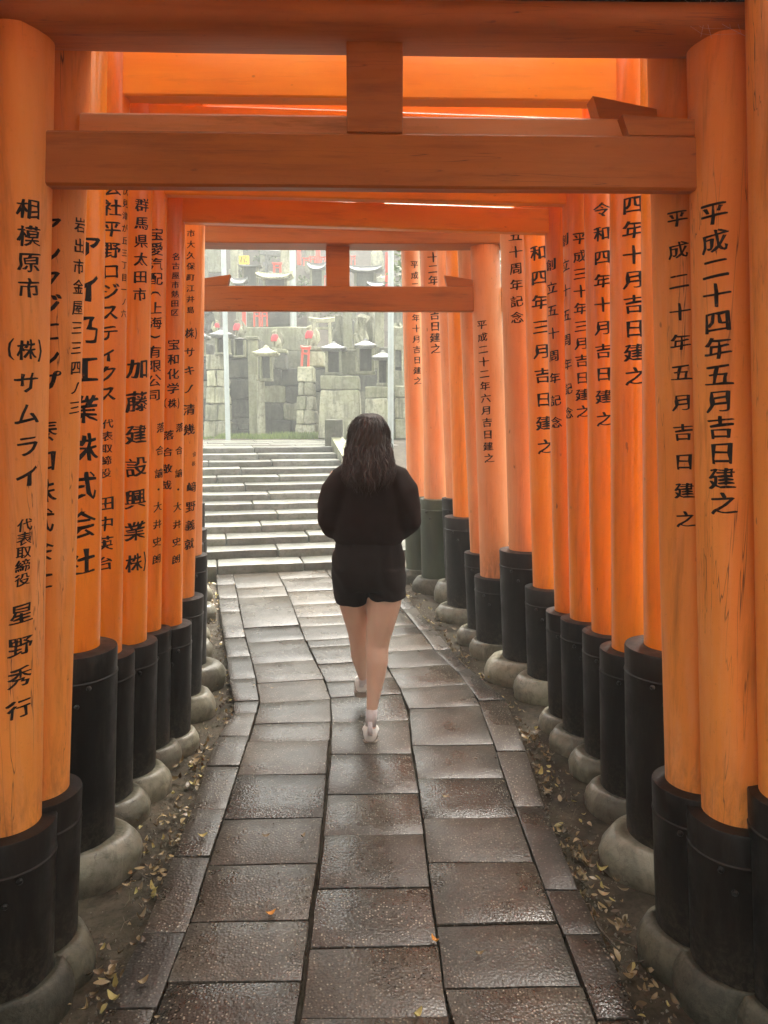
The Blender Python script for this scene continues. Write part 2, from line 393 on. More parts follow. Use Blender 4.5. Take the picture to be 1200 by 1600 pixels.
# stairs run along a heading turned to the left
HD = Vector((-.222, .975, 0)).normalized(); RT = Vector((HD.y, -HD.x, 0))
S_RIGHT = on_slope(622, 884)             # right foot of the flight
S0 = Vector((S_RIGHT.x, S_RIGHT.y, path_z(7.5)))
N_STEP = 13
TREAD = .345; RISE = (LAND - S0.z) / N_STEP
WID = 3.1
def stair_zone(x, y):
    d = Vector((x, y, 0)) - Vector((S0.x, S0.y, 0))
    a = d.dot(HD); b = d.dot(RT)
    return 0.05 < a < N_STEP*TREAD + .1 and -WID < b < .02
build_ground()
stairs = bpy.data.objects.new('stairs', None); COL.objects.link(stairs); stairs.location = S0; tag(stairs, kind='structure')
def stair_block(a0, a1, b0, b1, z0, z1, name, mat, parent, bev=.02, jit=.006, seed=0):
    """a block in the frame of the stairs with an uneven worn front edge"""
    bm = bmesh.new(); bmesh.ops.create_cube(bm, size=1)
    for q in bm.verts:
        q.co = Vector((b0 + (q.co.x+.5)*(b1-b0), a0 + (q.co.y+.5)*(a1-a0), z0 + (q.co.z+.5)*(z1-z0)))
    n = max(1, int((b1-b0)/.35))
    ed = [e for e in bm.edges if abs((e.verts[0].co-e.verts[1].co).x) > (b1-b0)*.9]
    if n > 1: bmesh.ops.subdivide_edges(bm, edges=ed, cuts=n, use_grid_fill=True)
    for q in bm.verts:
        q.co.y += jit*1.5*noise.noise(Vector((q.co.x*2.1+seed, q.co.z*9, seed)))
        q.co.z += jit*noise.noise(Vector((q.co.x*1.7, q.co.y*3, seed+5)))
    bmesh.ops.bevel(bm, geom=[e for e in bm.edges if e.calc_face_angle(0) > .5], offset=bev, segments=2, affect='EDGES', profile=.5)
    for q in bm.verts:
        p = q.co; q.co = HD*p.y + RT*p.x + Vector((0, 0, p.z))
    me = bpy.data.meshes.new(name); bm.to_mesh(me); bm.free()
    o = link(name, me, mat, parent, angle=40)
    return o
for i in range(N_STEP):
    b = 0.0; k = 0
    while b > -WID:
        L = random.uniform(.95, 1.5) if i % 2 else random.uniform(.8, 1.3)
        b2 = max(-WID, b - L)
        if b2 < -WID + .3: b2 = -WID
        dz = random.uniform(-.004, .004)
        stair_block(i*TREAD + random.uniform(-.008,.008), (i+1)*TREAD + .06, b2+.004, b-.004, i*RISE - .12, (i+1)*RISE + dz, 'step_stone', M['step'], stairs, .017, .008, i*7+k)
        b = b2; k += 1
# landing on top of the flight, paved in large flags
landing = bpy.data.objects.new('landing', None); COL.objects.link(landing); landing.location = S0; tag(landing, kind='structure')
a = N_STEP*TREAD
for r in range(4):
    b = 1.2
    while b > -4.5:
        L = random.uniform(.7, 1.2)
        stair_block(a + .065 + r*.62, a + .055 + (r+1)*.62, b-L+.005, b-.005, N_STEP*RISE-.12+r*.008, N_STEP*RISE - .006 + random.uniform(-.004,.004)+r*.008, 'flagstone', M['step'], landing, .01, .004, r*11+b)
        b -= L
# sloping coping stones down the right side of the flight
coping = thing('stair_coping', S0 + RT*.1, 'sloping pale stone coping down the right side of the stairs, behind the walker', 'coping')
for i in range(4):
    a0 = i*N_STEP*TREAD/4 + .01; a1 = (i+1)*N_STEP*TREAD/4 - .01
    s = RISE/TREAD; gg = G()
    v = []
    for (aa, bb, zz) in [(a0,.012,0),(a1,.012,0),(a1,.20,0),(a0,.20,0)]:
        for h in (-.35, .16):
            v.append(S0 + HD*aa + RT*bb + Vector((0, 0, aa*s + h)))
    gg.add(v, [(0,2,3,1),(2,4,5,3),(4,6,7,5),(6,0,1,7),(1,3,5,7),(0,6,4,2)])
    gg.make('coping_stone', M['far_stone'] if i == 3 else M['far_dark'], coping)

# ------------------------------------------------------------------ paved path
path = bpy.data.objects.new('path', None); COL.objects.link(path); tag(path, kind='structure')
PX = [  # the six long joints of the paving as the photograph shows them, left edge to right edge
 [(152,1598),(213,1477),(250,1387),(293,1283),(320,1200),(342,1147),(367,1110),(370,1095),(364,1055),(354,987),(341,893)],
 [(235,1600),(297,1441),(345,1290),(362,1235),(378,1185),(397,1130),(408,1090),(403,1050),(392,1010),(383,975),(373,920),(366,893)],
 [(465,1600),(486,1433),(501,1330),(508,1260),(514,1200),(517,1140),(519,1100),(508,1062),(492,1030),(475,994),(450,927),(432,892)],
 [(707,1600),(697,1567),(683,1467),(667,1347),(657,1250),(645,1180),(638,1110),(624,1080),(606,1050),(580,1010),(540,940),(506,892)],
 [(932,1597),(880,1463),(833,1343),(800,1250),(780,1190),(764,1132),(742,1088),(712,1057),(682,1028),(653,990),(625,955),(574,891)],
 [(1000,1597),(943,1467),(910,1400),(867,1307),(833,1200),(815,1150),(795,1103),(732,1057),(682,995),(634,939),(604,892)]]
LINES = []
for L in PX:
    pts = sorted(((p := on_slope(*q)).y, p.x) for q in L)
    LINES.append(pts)
def line_x(k, Y):
    P = LINES[k]
    if Y <= P[0][0]:
        s = (P[2][1]-P[0][1])/(P[2][0]-P[0][0]); return P[0][1] + s*(Y-P[0][0])
    if Y >= P[-1][0]:
        s = (P[-1][1]-P[-3][1])/(P[-1][0]-P[-3][0]); return P[-1][1] + s*(Y-P[-1][0])
    for a, b in zip(P, P[1:]):
        if a[0] <= Y <= b[0]:
            t = (Y-a[0])/max(1e-6, b[0]-a[0]); return a[1] + t*(b[1]-a[1])
JY = [[1570,1452,1335,1262,1195,1148,1108,1088,1052,1018,990,950,930,910],
      [1635,1533,1438,1350,1278,1210,1157,1127,1092,1060,1030,998,976,931,915,],
      [1590,1480,1388,1305,1240,1178,1128,1090,1065,1038,1012,1000,979,965,945,925,905],
      [1638,1548,1447,1350,1280,1217,1165,1112,1082,1052,1026,1002,985,965,940,920],
      [1600,1467,1395,1262,1175,1105,1062,1028,995,960,930]]
Y_END = 7.62
slab_rng = random.Random(11)
GAPX = [.003, .003, .007, .004, .003, .003]
for k in range(5):
    ys = sorted(on_slope(600, q).y for q in JY[k])
    full = []
    y = ys[0]
    while y > -.6:
        y -= slab_rng.uniform(.27, .36); full.append(y)
    ys = sorted(full) + ys
    ys = [q for q in ys if q < Y_END - .12] + [Y_END]
    for ya, yb in zip(ys, ys[1:]):
        if yb - ya < .03: continue
        def tilt(Y): return .02 if Y < 3.6 else min(.2, .02 + (Y-3.6)*.2)
        gp = slab_rng.uniform(.0008, .0028)
        def P(line, Y, sgn, end):
            x = line_x(line, Y); gx = GAPX[line] if Y < 3.8 else min(GAPX[line], .0035)
            yy = Y + tilt(Y) * (x - line_x(2, Y)) + slab_rng.uniform(-.004, .004)
            yy = min(yy, 7.75)
            return Vector((x + sgn*gx + slab_rng.uniform(-.0025,.0025), yy + end*gp, 0))
        c = [P(k, ya, 1, 1), P(k+1, ya, -1, 1), P(k+1, yb, -1, -1), P(k, yb, 1, -1)]
        top = slab_rng.uniform(-.004, .004); tx = slab_rng.uniform(-.006, .006); ty = slab_rng.uniform(-.006, .006)
        m0 = sum(c, Vector())/4
        bm = bmesh.new(); n = 3
        grid = []
        for j in range(n+1):
            for i in range(n+1):
                s, t = i/n, j/n
                p = (c[0]*(1-s)+c[1]*s)*(1-t) + (c[3]*(1-s)+c[2]*s)*t
                p = p + Vector((noise.noise(p*9)*.0035, noise.noise(p*9+Vector((5,0,0)))*.0035, 0))
                z = path_z(p.y) + top + (p.x-m0.x)*tx + (p.y-m0.y)*ty + .0022*noise.noise(Vector((p.x*6, p.y*6, k)))
                grid.append(bm.verts.new((p.x, p.y, z)))
        for j in range(n):
            for i in range(n):
                bm.faces.new((grid[j*(n+1)+i], grid[j*(n+1)+i+1], grid[(j+1)*(n+1)+i+1], grid[(j+1)*(n+1)+i]))
        be = [e for e in bm.edges if e.is_boundary]
        ext = bmesh.ops.extrude_edge_only(bm, edges=be)
        for q in [e for e in ext['geom'] if isinstance(e, bmesh.types.BMVert)]:
            q.co.z -= .085
        bm.normal_update()
        be = [e for e in bm.edges if len(e.link_faces) == 2 and e.calc_face_angle(0) > 1]
        bmesh.ops.bevel(bm, geom=be, offset=.005, segments=2, affect='EDGES', profile=.5)
        bmesh.ops.recalc_face_normals(bm, faces=bm.faces[:])
        me = bpy.data.meshes.new('paving_slab'); bm.to_mesh(me); bm.free()
        mt = M['curb'] if k in (0, 4) else slab_rng.choice(M['slab'])
        if ya > 4 and k in (0, 4): mt = M['slab'][2]
        link('paving_slab', me, mt, path, angle=35)
# bed the slabs lie on
v = []; f = []
yy = -.9
while yy < 7.75:
    v += [(line_x(0, yy)+.015, yy, path_z(yy)-.032), (line_x(5, yy)-.015, yy, path_z(yy)-.032)]; yy += .15
f = [(2*i, 2*i+1, 2*i+3, 2*i+2) for i in range(len(v)//2-1)]
mesh('joint_bed', v, f, M['soil'], path)

# ------------------------------------------------------------------ lettering
_tc = bpy.data.curves.new('tmp_text', 'FONT'); _to = bpy.data.objects.new('tmp_text', _tc); COL.objects.link(_to)
_glyph = {}
def glyph(ch):
    """outline of one character, about 1 unit tall, centred, given a brush-like slant and stroke contrast"""
    if ch in _glyph: return _glyph[ch]
    _tc.body = ch; _tc.offset = -.002; _tc.resolution_u = 2
    bpy.context.view_layer.update()
    ev = _to.evaluated_get(bpy.context.evaluated_depsgraph_get()); me = ev.to_mesh()
    cx, cy = (.5, .38) if ch not in '()' else (.19, .24)
    if ch == '(' or ch == ')': cx = .19
    vs = [Vector((v.co.x - cx, v.co.y - cy, 0)) for v in me.vertices]
    fs = [tuple(p.vertices) for p in me.polygons]
    ev.to_mesh_clear()
    out_v = []; out_f = []
    for (dx, dy) in ((-.027, .010), (0, 0), (.027, -.011)):           # the flat edge of the brush
        n = len(out_v)
        for p in vs:
            w = Vector((noise.noise(Vector((p.x*3.1+dx*9, p.y*3.1, ord(ch)*.37))), noise.noise(Vector((p.x*3.1, p.y*3.1+7, ord(ch)*.37))), 0)) * .075
            q = p + w + Vector((dx, dy, 0))
            q = Vector((q.x*1.0, q.y*.86 + q.x*.11, 0))
            out_v.append(q)
        out_f += [tuple(i+n for i in q) for q in fs]
    _glyph[ch] = (out_v, out_f)
    return _glyph[ch]

def inscribe(pillar, axis, rad, segs):
    """letters wrapped round a pillar; segs = (text, phi0, z0, phi1, z1, size)"""
    for (text, phi0, z0, phi1, z1, size) in segs:
        gg = G(); n = len(text)
        for i, ch in enumerate(text):
            if ch == ' ': continue
            t = i/(n-1) if n > 1 else 0
            phi = phi0 + (phi1-phi0)*t; zc = z0 + (z1-z0)*t
            parts = [(ch, 0, 1, 1)]; solo = G(); big = size/scale_at(max(1, origin_of(pillar).y)) > 19
            if ch == '㈱': parts = [('(', -.62, .8, 1.15), ('株', 0, .8, 1), (')', .62, .8, 1.15)]
            if ch == '⟮': parts = [('(', 0, 1, 1, 'r')]
            if ch == '⟯': parts = [(')', 0, 1, 1, 'r')]
            for pt in parts:
                vs, fs = glyph(pt[0])
                bm = bmesh.new()
                bv = []
                for p in vs:
                    x, y = p.x*pt[2] + pt[1], p.y*pt[3]
                    if len(pt) > 4: x, y = p.y*.9, -p.x
                    bv.append(bm.verts.new((x*size, y*size, 0)))
                for q in fs:
                    try: bm.faces.new([bv[i2] for i2 in q])
                    except ValueError: pass
                st = size/7
                for j in range(-6, 7):
                    geom = bm.verts[:] + bm.edges[:] + bm.faces[:]
                    bmesh.ops.bisect_plane(bm, geom=geom, plane_co=(j*st, 0, 0), plane_no=(1, 0, 0), dist=1e-6)
                bm.verts.ensure_lookup_table(); bm.verts.index_update()
                vv = []
                for q in bm.verts:
                    z = zc + q.co.y; r = rad(z) + .0009
                    ang = phi + q.co.x/r            # phi measured from -Y towards +X
                    c = axis(z)
                    vv.append(Vector((c.x + r*math.sin(ang), c.y - r*math.cos(ang), z)))
                if big: solo.add(vv, [tuple(x.index for x in q.verts) for q in bm.faces])
                else: gg.add(vv, [tuple(x.index for x in q.verts) for q in bm.faces])
                bm.free()
            if big and solo.v: solo.make('painted_character', M['ink'], pillar)
        if gg.v:
            gg.make('inscription', M['ink'], pillar)

# ------------------------------------------------------------------ torii gates
# pillar row: boot-bottom y, stone height, centre x at the sheath top, that y, width there,
#             centre x higher up, that y, sheath radius px, stone radius px, paint, stone kind
PR = {
 0: (1575, .09, 1249, 1243, 116, 1232, 200, 75, 104, 'old', 'g'),
 1: (1515, .09, 1151, 1270, 103, 1127, 100, 74, 107, 'old', 'g'),
 2: (1460, .09, 1087, 1222, 90, 1063, 300, 66, 98, 'old', 'g'),
 3: (1315, .10, 1048, 1010, 80, 1043, 300, 70, 115, 'new', 's'),
 4: (1238, .08, 990, 1014, 66, 986, 300, 52, 78, 'new', 's'),
 5: (1183, .08, 951, 987, 52, 938, 320, 41, 65, 'new', 's'),
 6: (1147, .08, 916, 967, 50, 903, 330, 40, 61, 'new', 's'),
 7: (1120, .07, 889, 955, 44, 872, 340, 36, 53, 'new', 's'),
 8: (1063, .10, 856, 917, 46, 840, 370, 36, 59, 'new', 's'),
 9: (1034, .105, 821, 859, 51, 806, 380, 41, 70, 'pink', 's'),
 10: (1005, .085, 775, 900, 49, 758, 400, 34, 47, 'pink', 's'),
 11: (985, .08, 753, 863, 36, 732, 400, 28, 45, 'pink', 's'),
 12: (950, .09, 727, 807, 38, 714, 400, 33, 51, 'new', 's'),
 13: (915, .13, 713, 778, 32, 697, 400, 23, 41, 'pink', 's'),
 14: (907, .10, 681, 779, 36, 673, 392, 25, 40, 'pink', 'g'),
 15: (893, .10, 652, 775, 31, 641, 392, 21, 32, 'pink', 'g')}
PL = {
 1: (1535, .09, 8, 1285, 105, 30, 60, 76, 108, 'old', 'g'),
 2: (1478, .09, 59, 1235, 92, 88, 290, 66, 97, 'old', 'g'),
 3: (1318, .10, 114, 1012, 80, 123, 300, 67, 110, 'new', 's'),
 4: (1250, .08, 159, 1020, 60, 170, 300, 50, 77, 'new', 's'),
 5: (1210, .08, 199, 1002, 58, 209, 300, 46, 73, 'new', 's'),
 6: (1170, .08, 229, 984, 44, 240, 300, 38, 58, 'new', 's'),
 7: (1150, .07, 261, 975, 46, 267, 300, 38, 55, 'new', 's'),
 8: (1090, .10, 280, 932, 46, 295, 365, 38, 61, 'mid', 's'),
 9: (1045, .105, 291, 867, 48, 297, 365, 33, 66, 'pink', 's'),
 10: (1008, .085, 287, 880, 48, 296, 380, 34, 50, 'pink', 's'),
 11: (986, .08, 290, 850, 38, 296, 390, 28, 42, 'pink', 's'),
 12: (950, .09, 296, 827, 38, 298, 390, 27, 42, 'mid', 's'),
 13: (922, .10, 298, 786, 32, 300, 400, 22, 34, 'pink', 's'),
 14: (907, .10, 288, 780, 34, 290, 400, 23, 36, 'pink', 's'),
 15: (893, .10, 284, 775, 31, 287, 400, 21, 32, 'pink', 's')}
# beams: tie-beam bottom y, top y; lintel bottom y (photograph), beam depth, paint
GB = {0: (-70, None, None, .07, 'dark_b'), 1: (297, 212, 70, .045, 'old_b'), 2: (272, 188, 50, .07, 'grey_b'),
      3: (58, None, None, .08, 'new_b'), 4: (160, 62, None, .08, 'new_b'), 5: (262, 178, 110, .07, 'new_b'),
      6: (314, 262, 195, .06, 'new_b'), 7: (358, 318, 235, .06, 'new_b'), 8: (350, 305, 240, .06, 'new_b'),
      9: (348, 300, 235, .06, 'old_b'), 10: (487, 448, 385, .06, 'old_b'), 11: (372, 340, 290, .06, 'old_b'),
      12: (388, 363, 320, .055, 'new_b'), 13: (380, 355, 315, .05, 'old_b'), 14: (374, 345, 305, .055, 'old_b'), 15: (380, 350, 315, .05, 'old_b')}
GLAB = {
 0: 'torii gate at the right picture edge, only its right post and dark crossbeam in view',
 1: 'weathered orange torii gate in front, its wide crossbeam and short strut spanning the picture',
 2: 'second torii gate from the camera, bleached crossbeam behind the front one, cracked right post',
 3: 'glossy torii gate with the thickest black sheaths and biggest bulging base stones',
 4: 'bright torii gate whose beam glows orange through the opening at the top',
 5: 'torii gate whose left post names a builder in large brush characters, fifth from front',
 6: 'slim glossy torii gate whose right post carries two columns of small characters',
 7: 'thin torii gate whose plain orange crossbeam hangs above the far opening',
 8: 'torii gate just beyond the plain orange crossbeam, last glossy right post of the near row',
 9: 'chalky orange torii gate with a tall sheath banded in bare grey on its right post',
 10: 'faded torii gate framing the shrine view, with strut, wedges and low crossbeam',
 11: 'narrow pale torii gate right behind the one framing the shrine view',
 12: 'far torii gate with one bright orange right post among pale ones',
 13: 'far torii gate half hidden between the bright orange post and the mossy sheaths',
 14: 'second last torii gate of the row, its right sheath green with moss',
 15: 'last torii gate of the row, at the foot of the stairs'}
TX = {  # lettering: (side, gate): text, x0, y0, x1, y1, size in px of the photograph
 ('L',1): [('相模原市',38,322,38,447,37),('㈱',35,545,35,545,37),('サムライ',35,597,35,746,42),('代表取締役',32,822,29,908,24),('星野秀行',28,962,25,1112,38)],
 ('L',2): [('岩出市金屋三三四ノ三',117,343,105,636,28),('アンクジエンプ',74,355,72,598,44),('泰和株式会社',67,674,60,905,44)],
 ('L',3): [('アイ乃工業株式会社',133,385,124,880,54)],
 ('L',4): [('会社平野ロジスティクス',175,290,167,615,31),('伏見津が丘三丁目一ノ六',198,292,193,487,15),('代表取締役',168,662,165,739,17),('田中英台',165,787,163,880,27)],
 ('L',5): [('群馬県太田市',220,318,217,459,24),('加藤建設興業',215,575,211,830,37),('㈱',209,880,209,880,33)],
 ('L',6): [('宝愛汽配⟮上海⟯有限公司',244,365,240,617,23),('落合諭',248,668,246,740,18),('・大井史朗',245,765,243,875,18),],
 ('L',7): [('名古屋市熱田区',274,400,272,488,13),('宝和化学',271,538,270,607,20),('㈱',269,630,269,630,17),('落合諭',278,668,277,740,16),('・大井史朗',276,765,274,875,17),('落合敬哉',263,680,260,758,17)],
 ('L',8): [('市大久保町江井島',298,364,297,484,13),('㈱',296,520,296,520,18),('サキノ',296,550,295,607,19),('清幾',295,640,295,671,20),('会長',301,710,300,725,9),('﨑野義就',298,762,295,851,20)],
 ('R',1): [('平成二十四年五月吉日建之',1120,330,1133,788,44)],
 ('R',2): [('平成二十年五月吉日建之',1060,340,1072,812,32)],
 ('R',4): [('令和四年十月吉日建之',988,240,992,588,34)],
 ('R',5): [('令和四年十月吉日建之',940,327,944,655,27)],
 ('R',6): [('創立十五周年記念',886,371,892,645,22),('平成三十年三月吉日建之',906,372,911,643,23)],
 ('R',7): [('創立五十周年記念',862,412,870,660,21)],
 ('R',8): [('令和四年三月吉日建之',840,355,852,698,28)],
 ('R',9): [('創立五十周年記念',804,315,808,496,21)],
 ('R',10): [('平成二十二年六月吉日建之',753,507,764,716,17)],
 ('R',14): [('平成二十二年十月吉日建之',675,347,681,545,18)],
 ('R',15): [('平成二十二年十月吉日建之',648,413,653,595,14)]}
GRP = 'torii gates lining the path'
for kk in range(16):
    bot, top, lin, dep, paint = GB[kk]
    posts = {}
    for side, T in (('R', PR), ('L', PL)):
        if kk == 0 and side == 'L':
            # the left post stands just outside the picture
            q = posts['R']; posts['L'] = dict(q); posts['L']['Y'] = q['Y'] - .05
            posts['L']['J'] = at(-100, 1270, q['Y']-.05); posts['L']['T'] = at(-82, 300, q['Y']-.05)
            continue
        (yb, hs_, jx, jy, w, tx, ty, br, sr, pm, sk) = T[kk]
        # distance: the sheath bottom stands hs_ above the earth beside the path
        u = (800 - yb)/1200; dy = cp + u*sp; dz = u*cp - sp
        k_ = (CAM_H + .06 - hs_)/(SL*dy - dz); Y = k_*dy
        Y = min(Y, 7.35)
        J = at(jx, jy, Y); Tp = at(tx, ty, Y)
        sc = scale_at(Y, J.z)
        posts[side] = dict(Y=Y, J=J, T=Tp, r=w/2*sc, br=br*sc, sr=sr*sc, pm=pm, sk=sk, zb=SL*Y-.06+hs_, side=side)
    YL, YR = posts['L']['Y'], posts['R']['Y']; Yc = (YL+YR)/2
    cx_px = 585 if kk < 11 else 530
    zb_ = at(cx_px, bot, Yc).z
    zt_ = at(cx_px, top, Yc).z if top else zb_ + {0: .16, 3: .22}[kk]
    zl_ = at(cx_px, lin, Yc).z if lin else zt_ + {0: .28, 3: .33, 4: .33}[kk]
    base = Vector(((posts['L']['J'].x+posts['R']['J'].x)/2, Yc, SL*Yc-.06))
    root = thing('torii_gate', base, GLAB[kk], 'torii gate', GRP)
    ends = {}
    for side in ('L', 'R'):
        p = posts[side]; J, Tp = p['J'], p['T']
        lean = (Tp.x-J.x)/(Tp.z-J.z)
        def axis(z, J=J, lean=lean, p=p): return Vector((J.x + lean*(z-J.z), p['Y'], z))
        r0 = p['r']; ztop = zl_
        def rad(z, r0=r0, J=J, ztop=ztop): return r0*(1 - .13*max(0, (z-J.z))/(ztop-J.z))
        p['axis'] = axis; p['rad'] = rad
        gg = G(); n = 40; v = []; f = []
        zs = [p['zb']+.02, J.z-.03] + [J.z + (ztop+.01-J.z)*i/10 for i in range(11)]
        for z in zs:
            a_ = axis(z); r_ = rad(z)
            for i in range(n):
                an = 2*math.pi*i/n
                rr = r_*(1 + .006*noise.noise(Vector((math.cos(an)*1.5, math.sin(an)*1.5, z*.8+kk*3))))
                v.append((a_.x + rr*math.cos(an), a_.y + rr*math.sin(an), z))
        for j in range(len(zs)-1):
            for i in range(n):
                i2 = (i+1) % n; f.append((j*n+i, j*n+i2, (j+1)*n+i2, (j+1)*n+i))
        f.append(tuple(range(n))[::-1]); f.append(tuple((len(zs)-1)*n+i for i in range(n)))
        gg.add(v, f)
        post = gg.make('post', M[p['pm']], root, angle=40)
        # black sheath with its collar ring and bolts
        zb = p['zb']; H = J.z - zb; br = p['br']
        gg = G()
        ax2 = lambda z: axis(z)
        gg.lathe((0,0,zb), [(br*1.0, 0), (br*1.0, H-.105), (br*1.012, H-.100), (br*1.012, H-.094), (br*.99, H-.090), (br*.99, H-.006), (br*.975, H), (r0*.9, H+.006)], 40, axis=ax2, wob=.006, seed=kk)
        sheath = gg.make('sheath', M['sheath_g'] if (kk >= 14) else M['sheath'], post, angle=30)
        for a_, dz in ((-2.3, .075), (-.85, .075), (-2.05, .13), (-1.1, .135)):
            zz = zb+H-dz-.035; c = axis(zz)
            q = Vector((c.x + br*1.0*math.cos(a_), c.y + br*1.0*math.sin(a_), zz))
            gb = G(); d = Vector((math.cos(a_), math.sin(a_), 0))
            gb.tube([q-d*.003, q+d*.006, q+d*.010], [.009, .009, .005], 8); gb.make('bolt', M['bolt'], post)
        # bulging base stone
        sr = p['sr']; hh = zb - (SL*p['Y']-.06) ; c = axis(zb)
        rs = br*1.02
        prof = [(sr*.93, -hh-.08), (sr*.98, -hh*.75), (sr*1.0, -hh*.45), (sr*.97, -hh*.1), (sr*.90, hh*.16), (sr*.78+rs*.1, hh*.33), (rs*1.0, hh*.40), (rs*.9, -.005)]
        gg = G(); gg.lathe((c.x, c.y, zb), prof, 40, wob=.09, seed=kk*3+(side == 'L'), ymin=br)
        st = gg.make('base_stone', M['stone_g'] if p['sk'] == 'g' else M['stone'], post, True)
        # lettering
        segs = []
        for (t, x0, y0, x1, y1, s) in TX.get((side, kk), []):
            def conv(x, y):
                q = at(x, y, p['Y'] - r0*.9); c = axis(q.z); r_ = rad(q.z)
                return math.asin(max(-.97, min(.97, (q.x-c.x)/r_))), q.z
            ph0, z0 = conv(x0, y0); ph1, z1 = conv(x1, y1)
            segs.append((t, ph0, z0, ph1, z1, s*scale_at(p['Y']-r0, z0)*1.04))
        inscribe(post, axis, rad, segs)
        ends[side] = p
    # beams
    def beam(z0, z1, depth, name, mat, over, round_=0, parent=root, bev=.006, curve=0):
        A = ends['L']['axis']((z0+z1)/2); B = ends['R']['axis']((z0+z1)/2)
        d = (B-A); d.z = 0; d.normalize(); nrm = Vector((-d.y, d.x, 0))
        a0 = A - d*over; b0 = B + d*over; L = (b0-a0).length
        gg = G(); h = (z1-z0)/2; zc = (z0+z1)/2
        N = 14; sec = []
        if round_:
            for i in range(20):
                an = 2*math.pi*i/20
                sec.append((depth/2*math.copysign(abs(math.cos(an))**.75, math.cos(an)), h*math.copysign(abs(math.sin(an))**.75, math.sin(an))))
        else:
            b = bev
            sec = [(-depth/2+b, -h), (depth/2-b, -h), (depth/2, -h+b), (depth/2, h-b), (depth/2-b, h), (-depth/2+b, h), (-depth/2, h-b), (-depth/2, -h+b)]
        v = []; f = []; n = len(sec)
        for i in range(N+1):
            t = i/N; c = a0 + d*L*t; lift = curve*(2*t-1)**4
            for (yy_, zz) in sec:
                q = c + nrm*yy_; v.append((q.x, q.y, zc + zz + lift + .0015*noise.noise(Vector((t*6, zz*9, kk)))))
        for i in range(N):
            for j in range(n):
                j2 = (j+1) % n; f.append((i*n+j, (i+1)*n+j, (i+1)*n+j2, i*n+j2))
        f.append(tuple(range(n))); f.append(tuple(N*n+j for j in range(n))[::-1])
        gg.add(v, f)
        return gg.make(name, mat, parent, angle=35), a0, b0, d, nrm
    far = kk >= 8
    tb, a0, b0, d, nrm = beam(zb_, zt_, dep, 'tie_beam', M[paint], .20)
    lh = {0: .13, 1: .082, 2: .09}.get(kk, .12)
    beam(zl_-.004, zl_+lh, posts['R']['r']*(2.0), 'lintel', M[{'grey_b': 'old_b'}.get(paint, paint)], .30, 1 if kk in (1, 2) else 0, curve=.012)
    beam(zl_+lh+.002, zl_+lh+.07, posts['R']['r']*2.5, 'cap_beam', M['black_b'], .38, 0, curve=.02)
    # strut over the middle
    mid = (ends['L']['axis'](zt_) + ends['R']['axis'](zt_))/2
    sw = {1: .140, 10: .150}.get(kk, .13); sdp = {1: .05}.get(kk, .05)
    gg = G(); MM = Matrix.Translation(Vector((mid.x, mid.y, 0))) @ Matrix(((d.x, nrm.x, 0, 0), (d.y, nrm.y, 0, 0), (0, 0, 1, 0), (0, 0, 0, 1)))
    gg.box((-sw/2, -sdp/2, zt_), (sw/2, sdp/2, zl_-.002), .004, MM)
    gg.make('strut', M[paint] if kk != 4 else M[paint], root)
    # wedges driven in beside the posts on the tie beam
    wl_ = {1: (0, .165, .045), 2: (0, .15, .05), 5: (.2, 0, .05), 10: (.16, .16, .07), 3: (.15, .15, .05)}.get(kk, (.14, .14, .05))
    for s_, ln in ((-1, wl_[0]), (1, wl_[1])):
        if not ln: continue
        P_ = ends['L' if s_ < 0 else 'R']; rr = P_['rad'](zt_); c = P_['axis'](zt_)
        x1 = -s_*(rr*.9); x2 = -s_*(rr+ln)
        hN, hF = (wl_[2]*1.0, wl_[2]*.72) if kk != 10 else (wl_[2]*.6, wl_[2])
        if kk == 1: hN, hF = .040, .050
        if kk == 2: hN, hF = .026, .058
        if kk == 5: hN, hF = .012, .05
        MM = Matrix.Translation(c) @ Matrix(((d.x, nrm.x, 0, 0), (d.y, nrm.y, 0, 0), (0, 0, 1, 0), (0, 0, 0, 1)))
        y0 = dep*.42; t_ = x2 + (-s_)*.02
        vv = [(x1,-y0,.001),(x2,-y0,.001),(t_,-y0,hF),(x1,-y0,hN),(x1,y0,.001),(x2,y0,.001),(t_,y0,hF),(x1,y0,hN)]
        gg = G(); gg.add([MM @ Vector(q) for q in vv], [(0,1,2,3),(5,4,7,6),(1,5,6,2),(4,0,3,7),(3,2,6,7),(0,4,5,1)])
        o = gg.make('wedge', M['old_b' if paint == 'grey_b' or kk == 1 else paint], root)
        bmx = bmesh.new(); bmx.from_mesh(o.data); bmesh.ops.recalc_face_normals(bmx, faces=bmx.faces[:]); bmx.to_mesh(o.data); bmx.free()
bpy.data.objects.remove(_to)

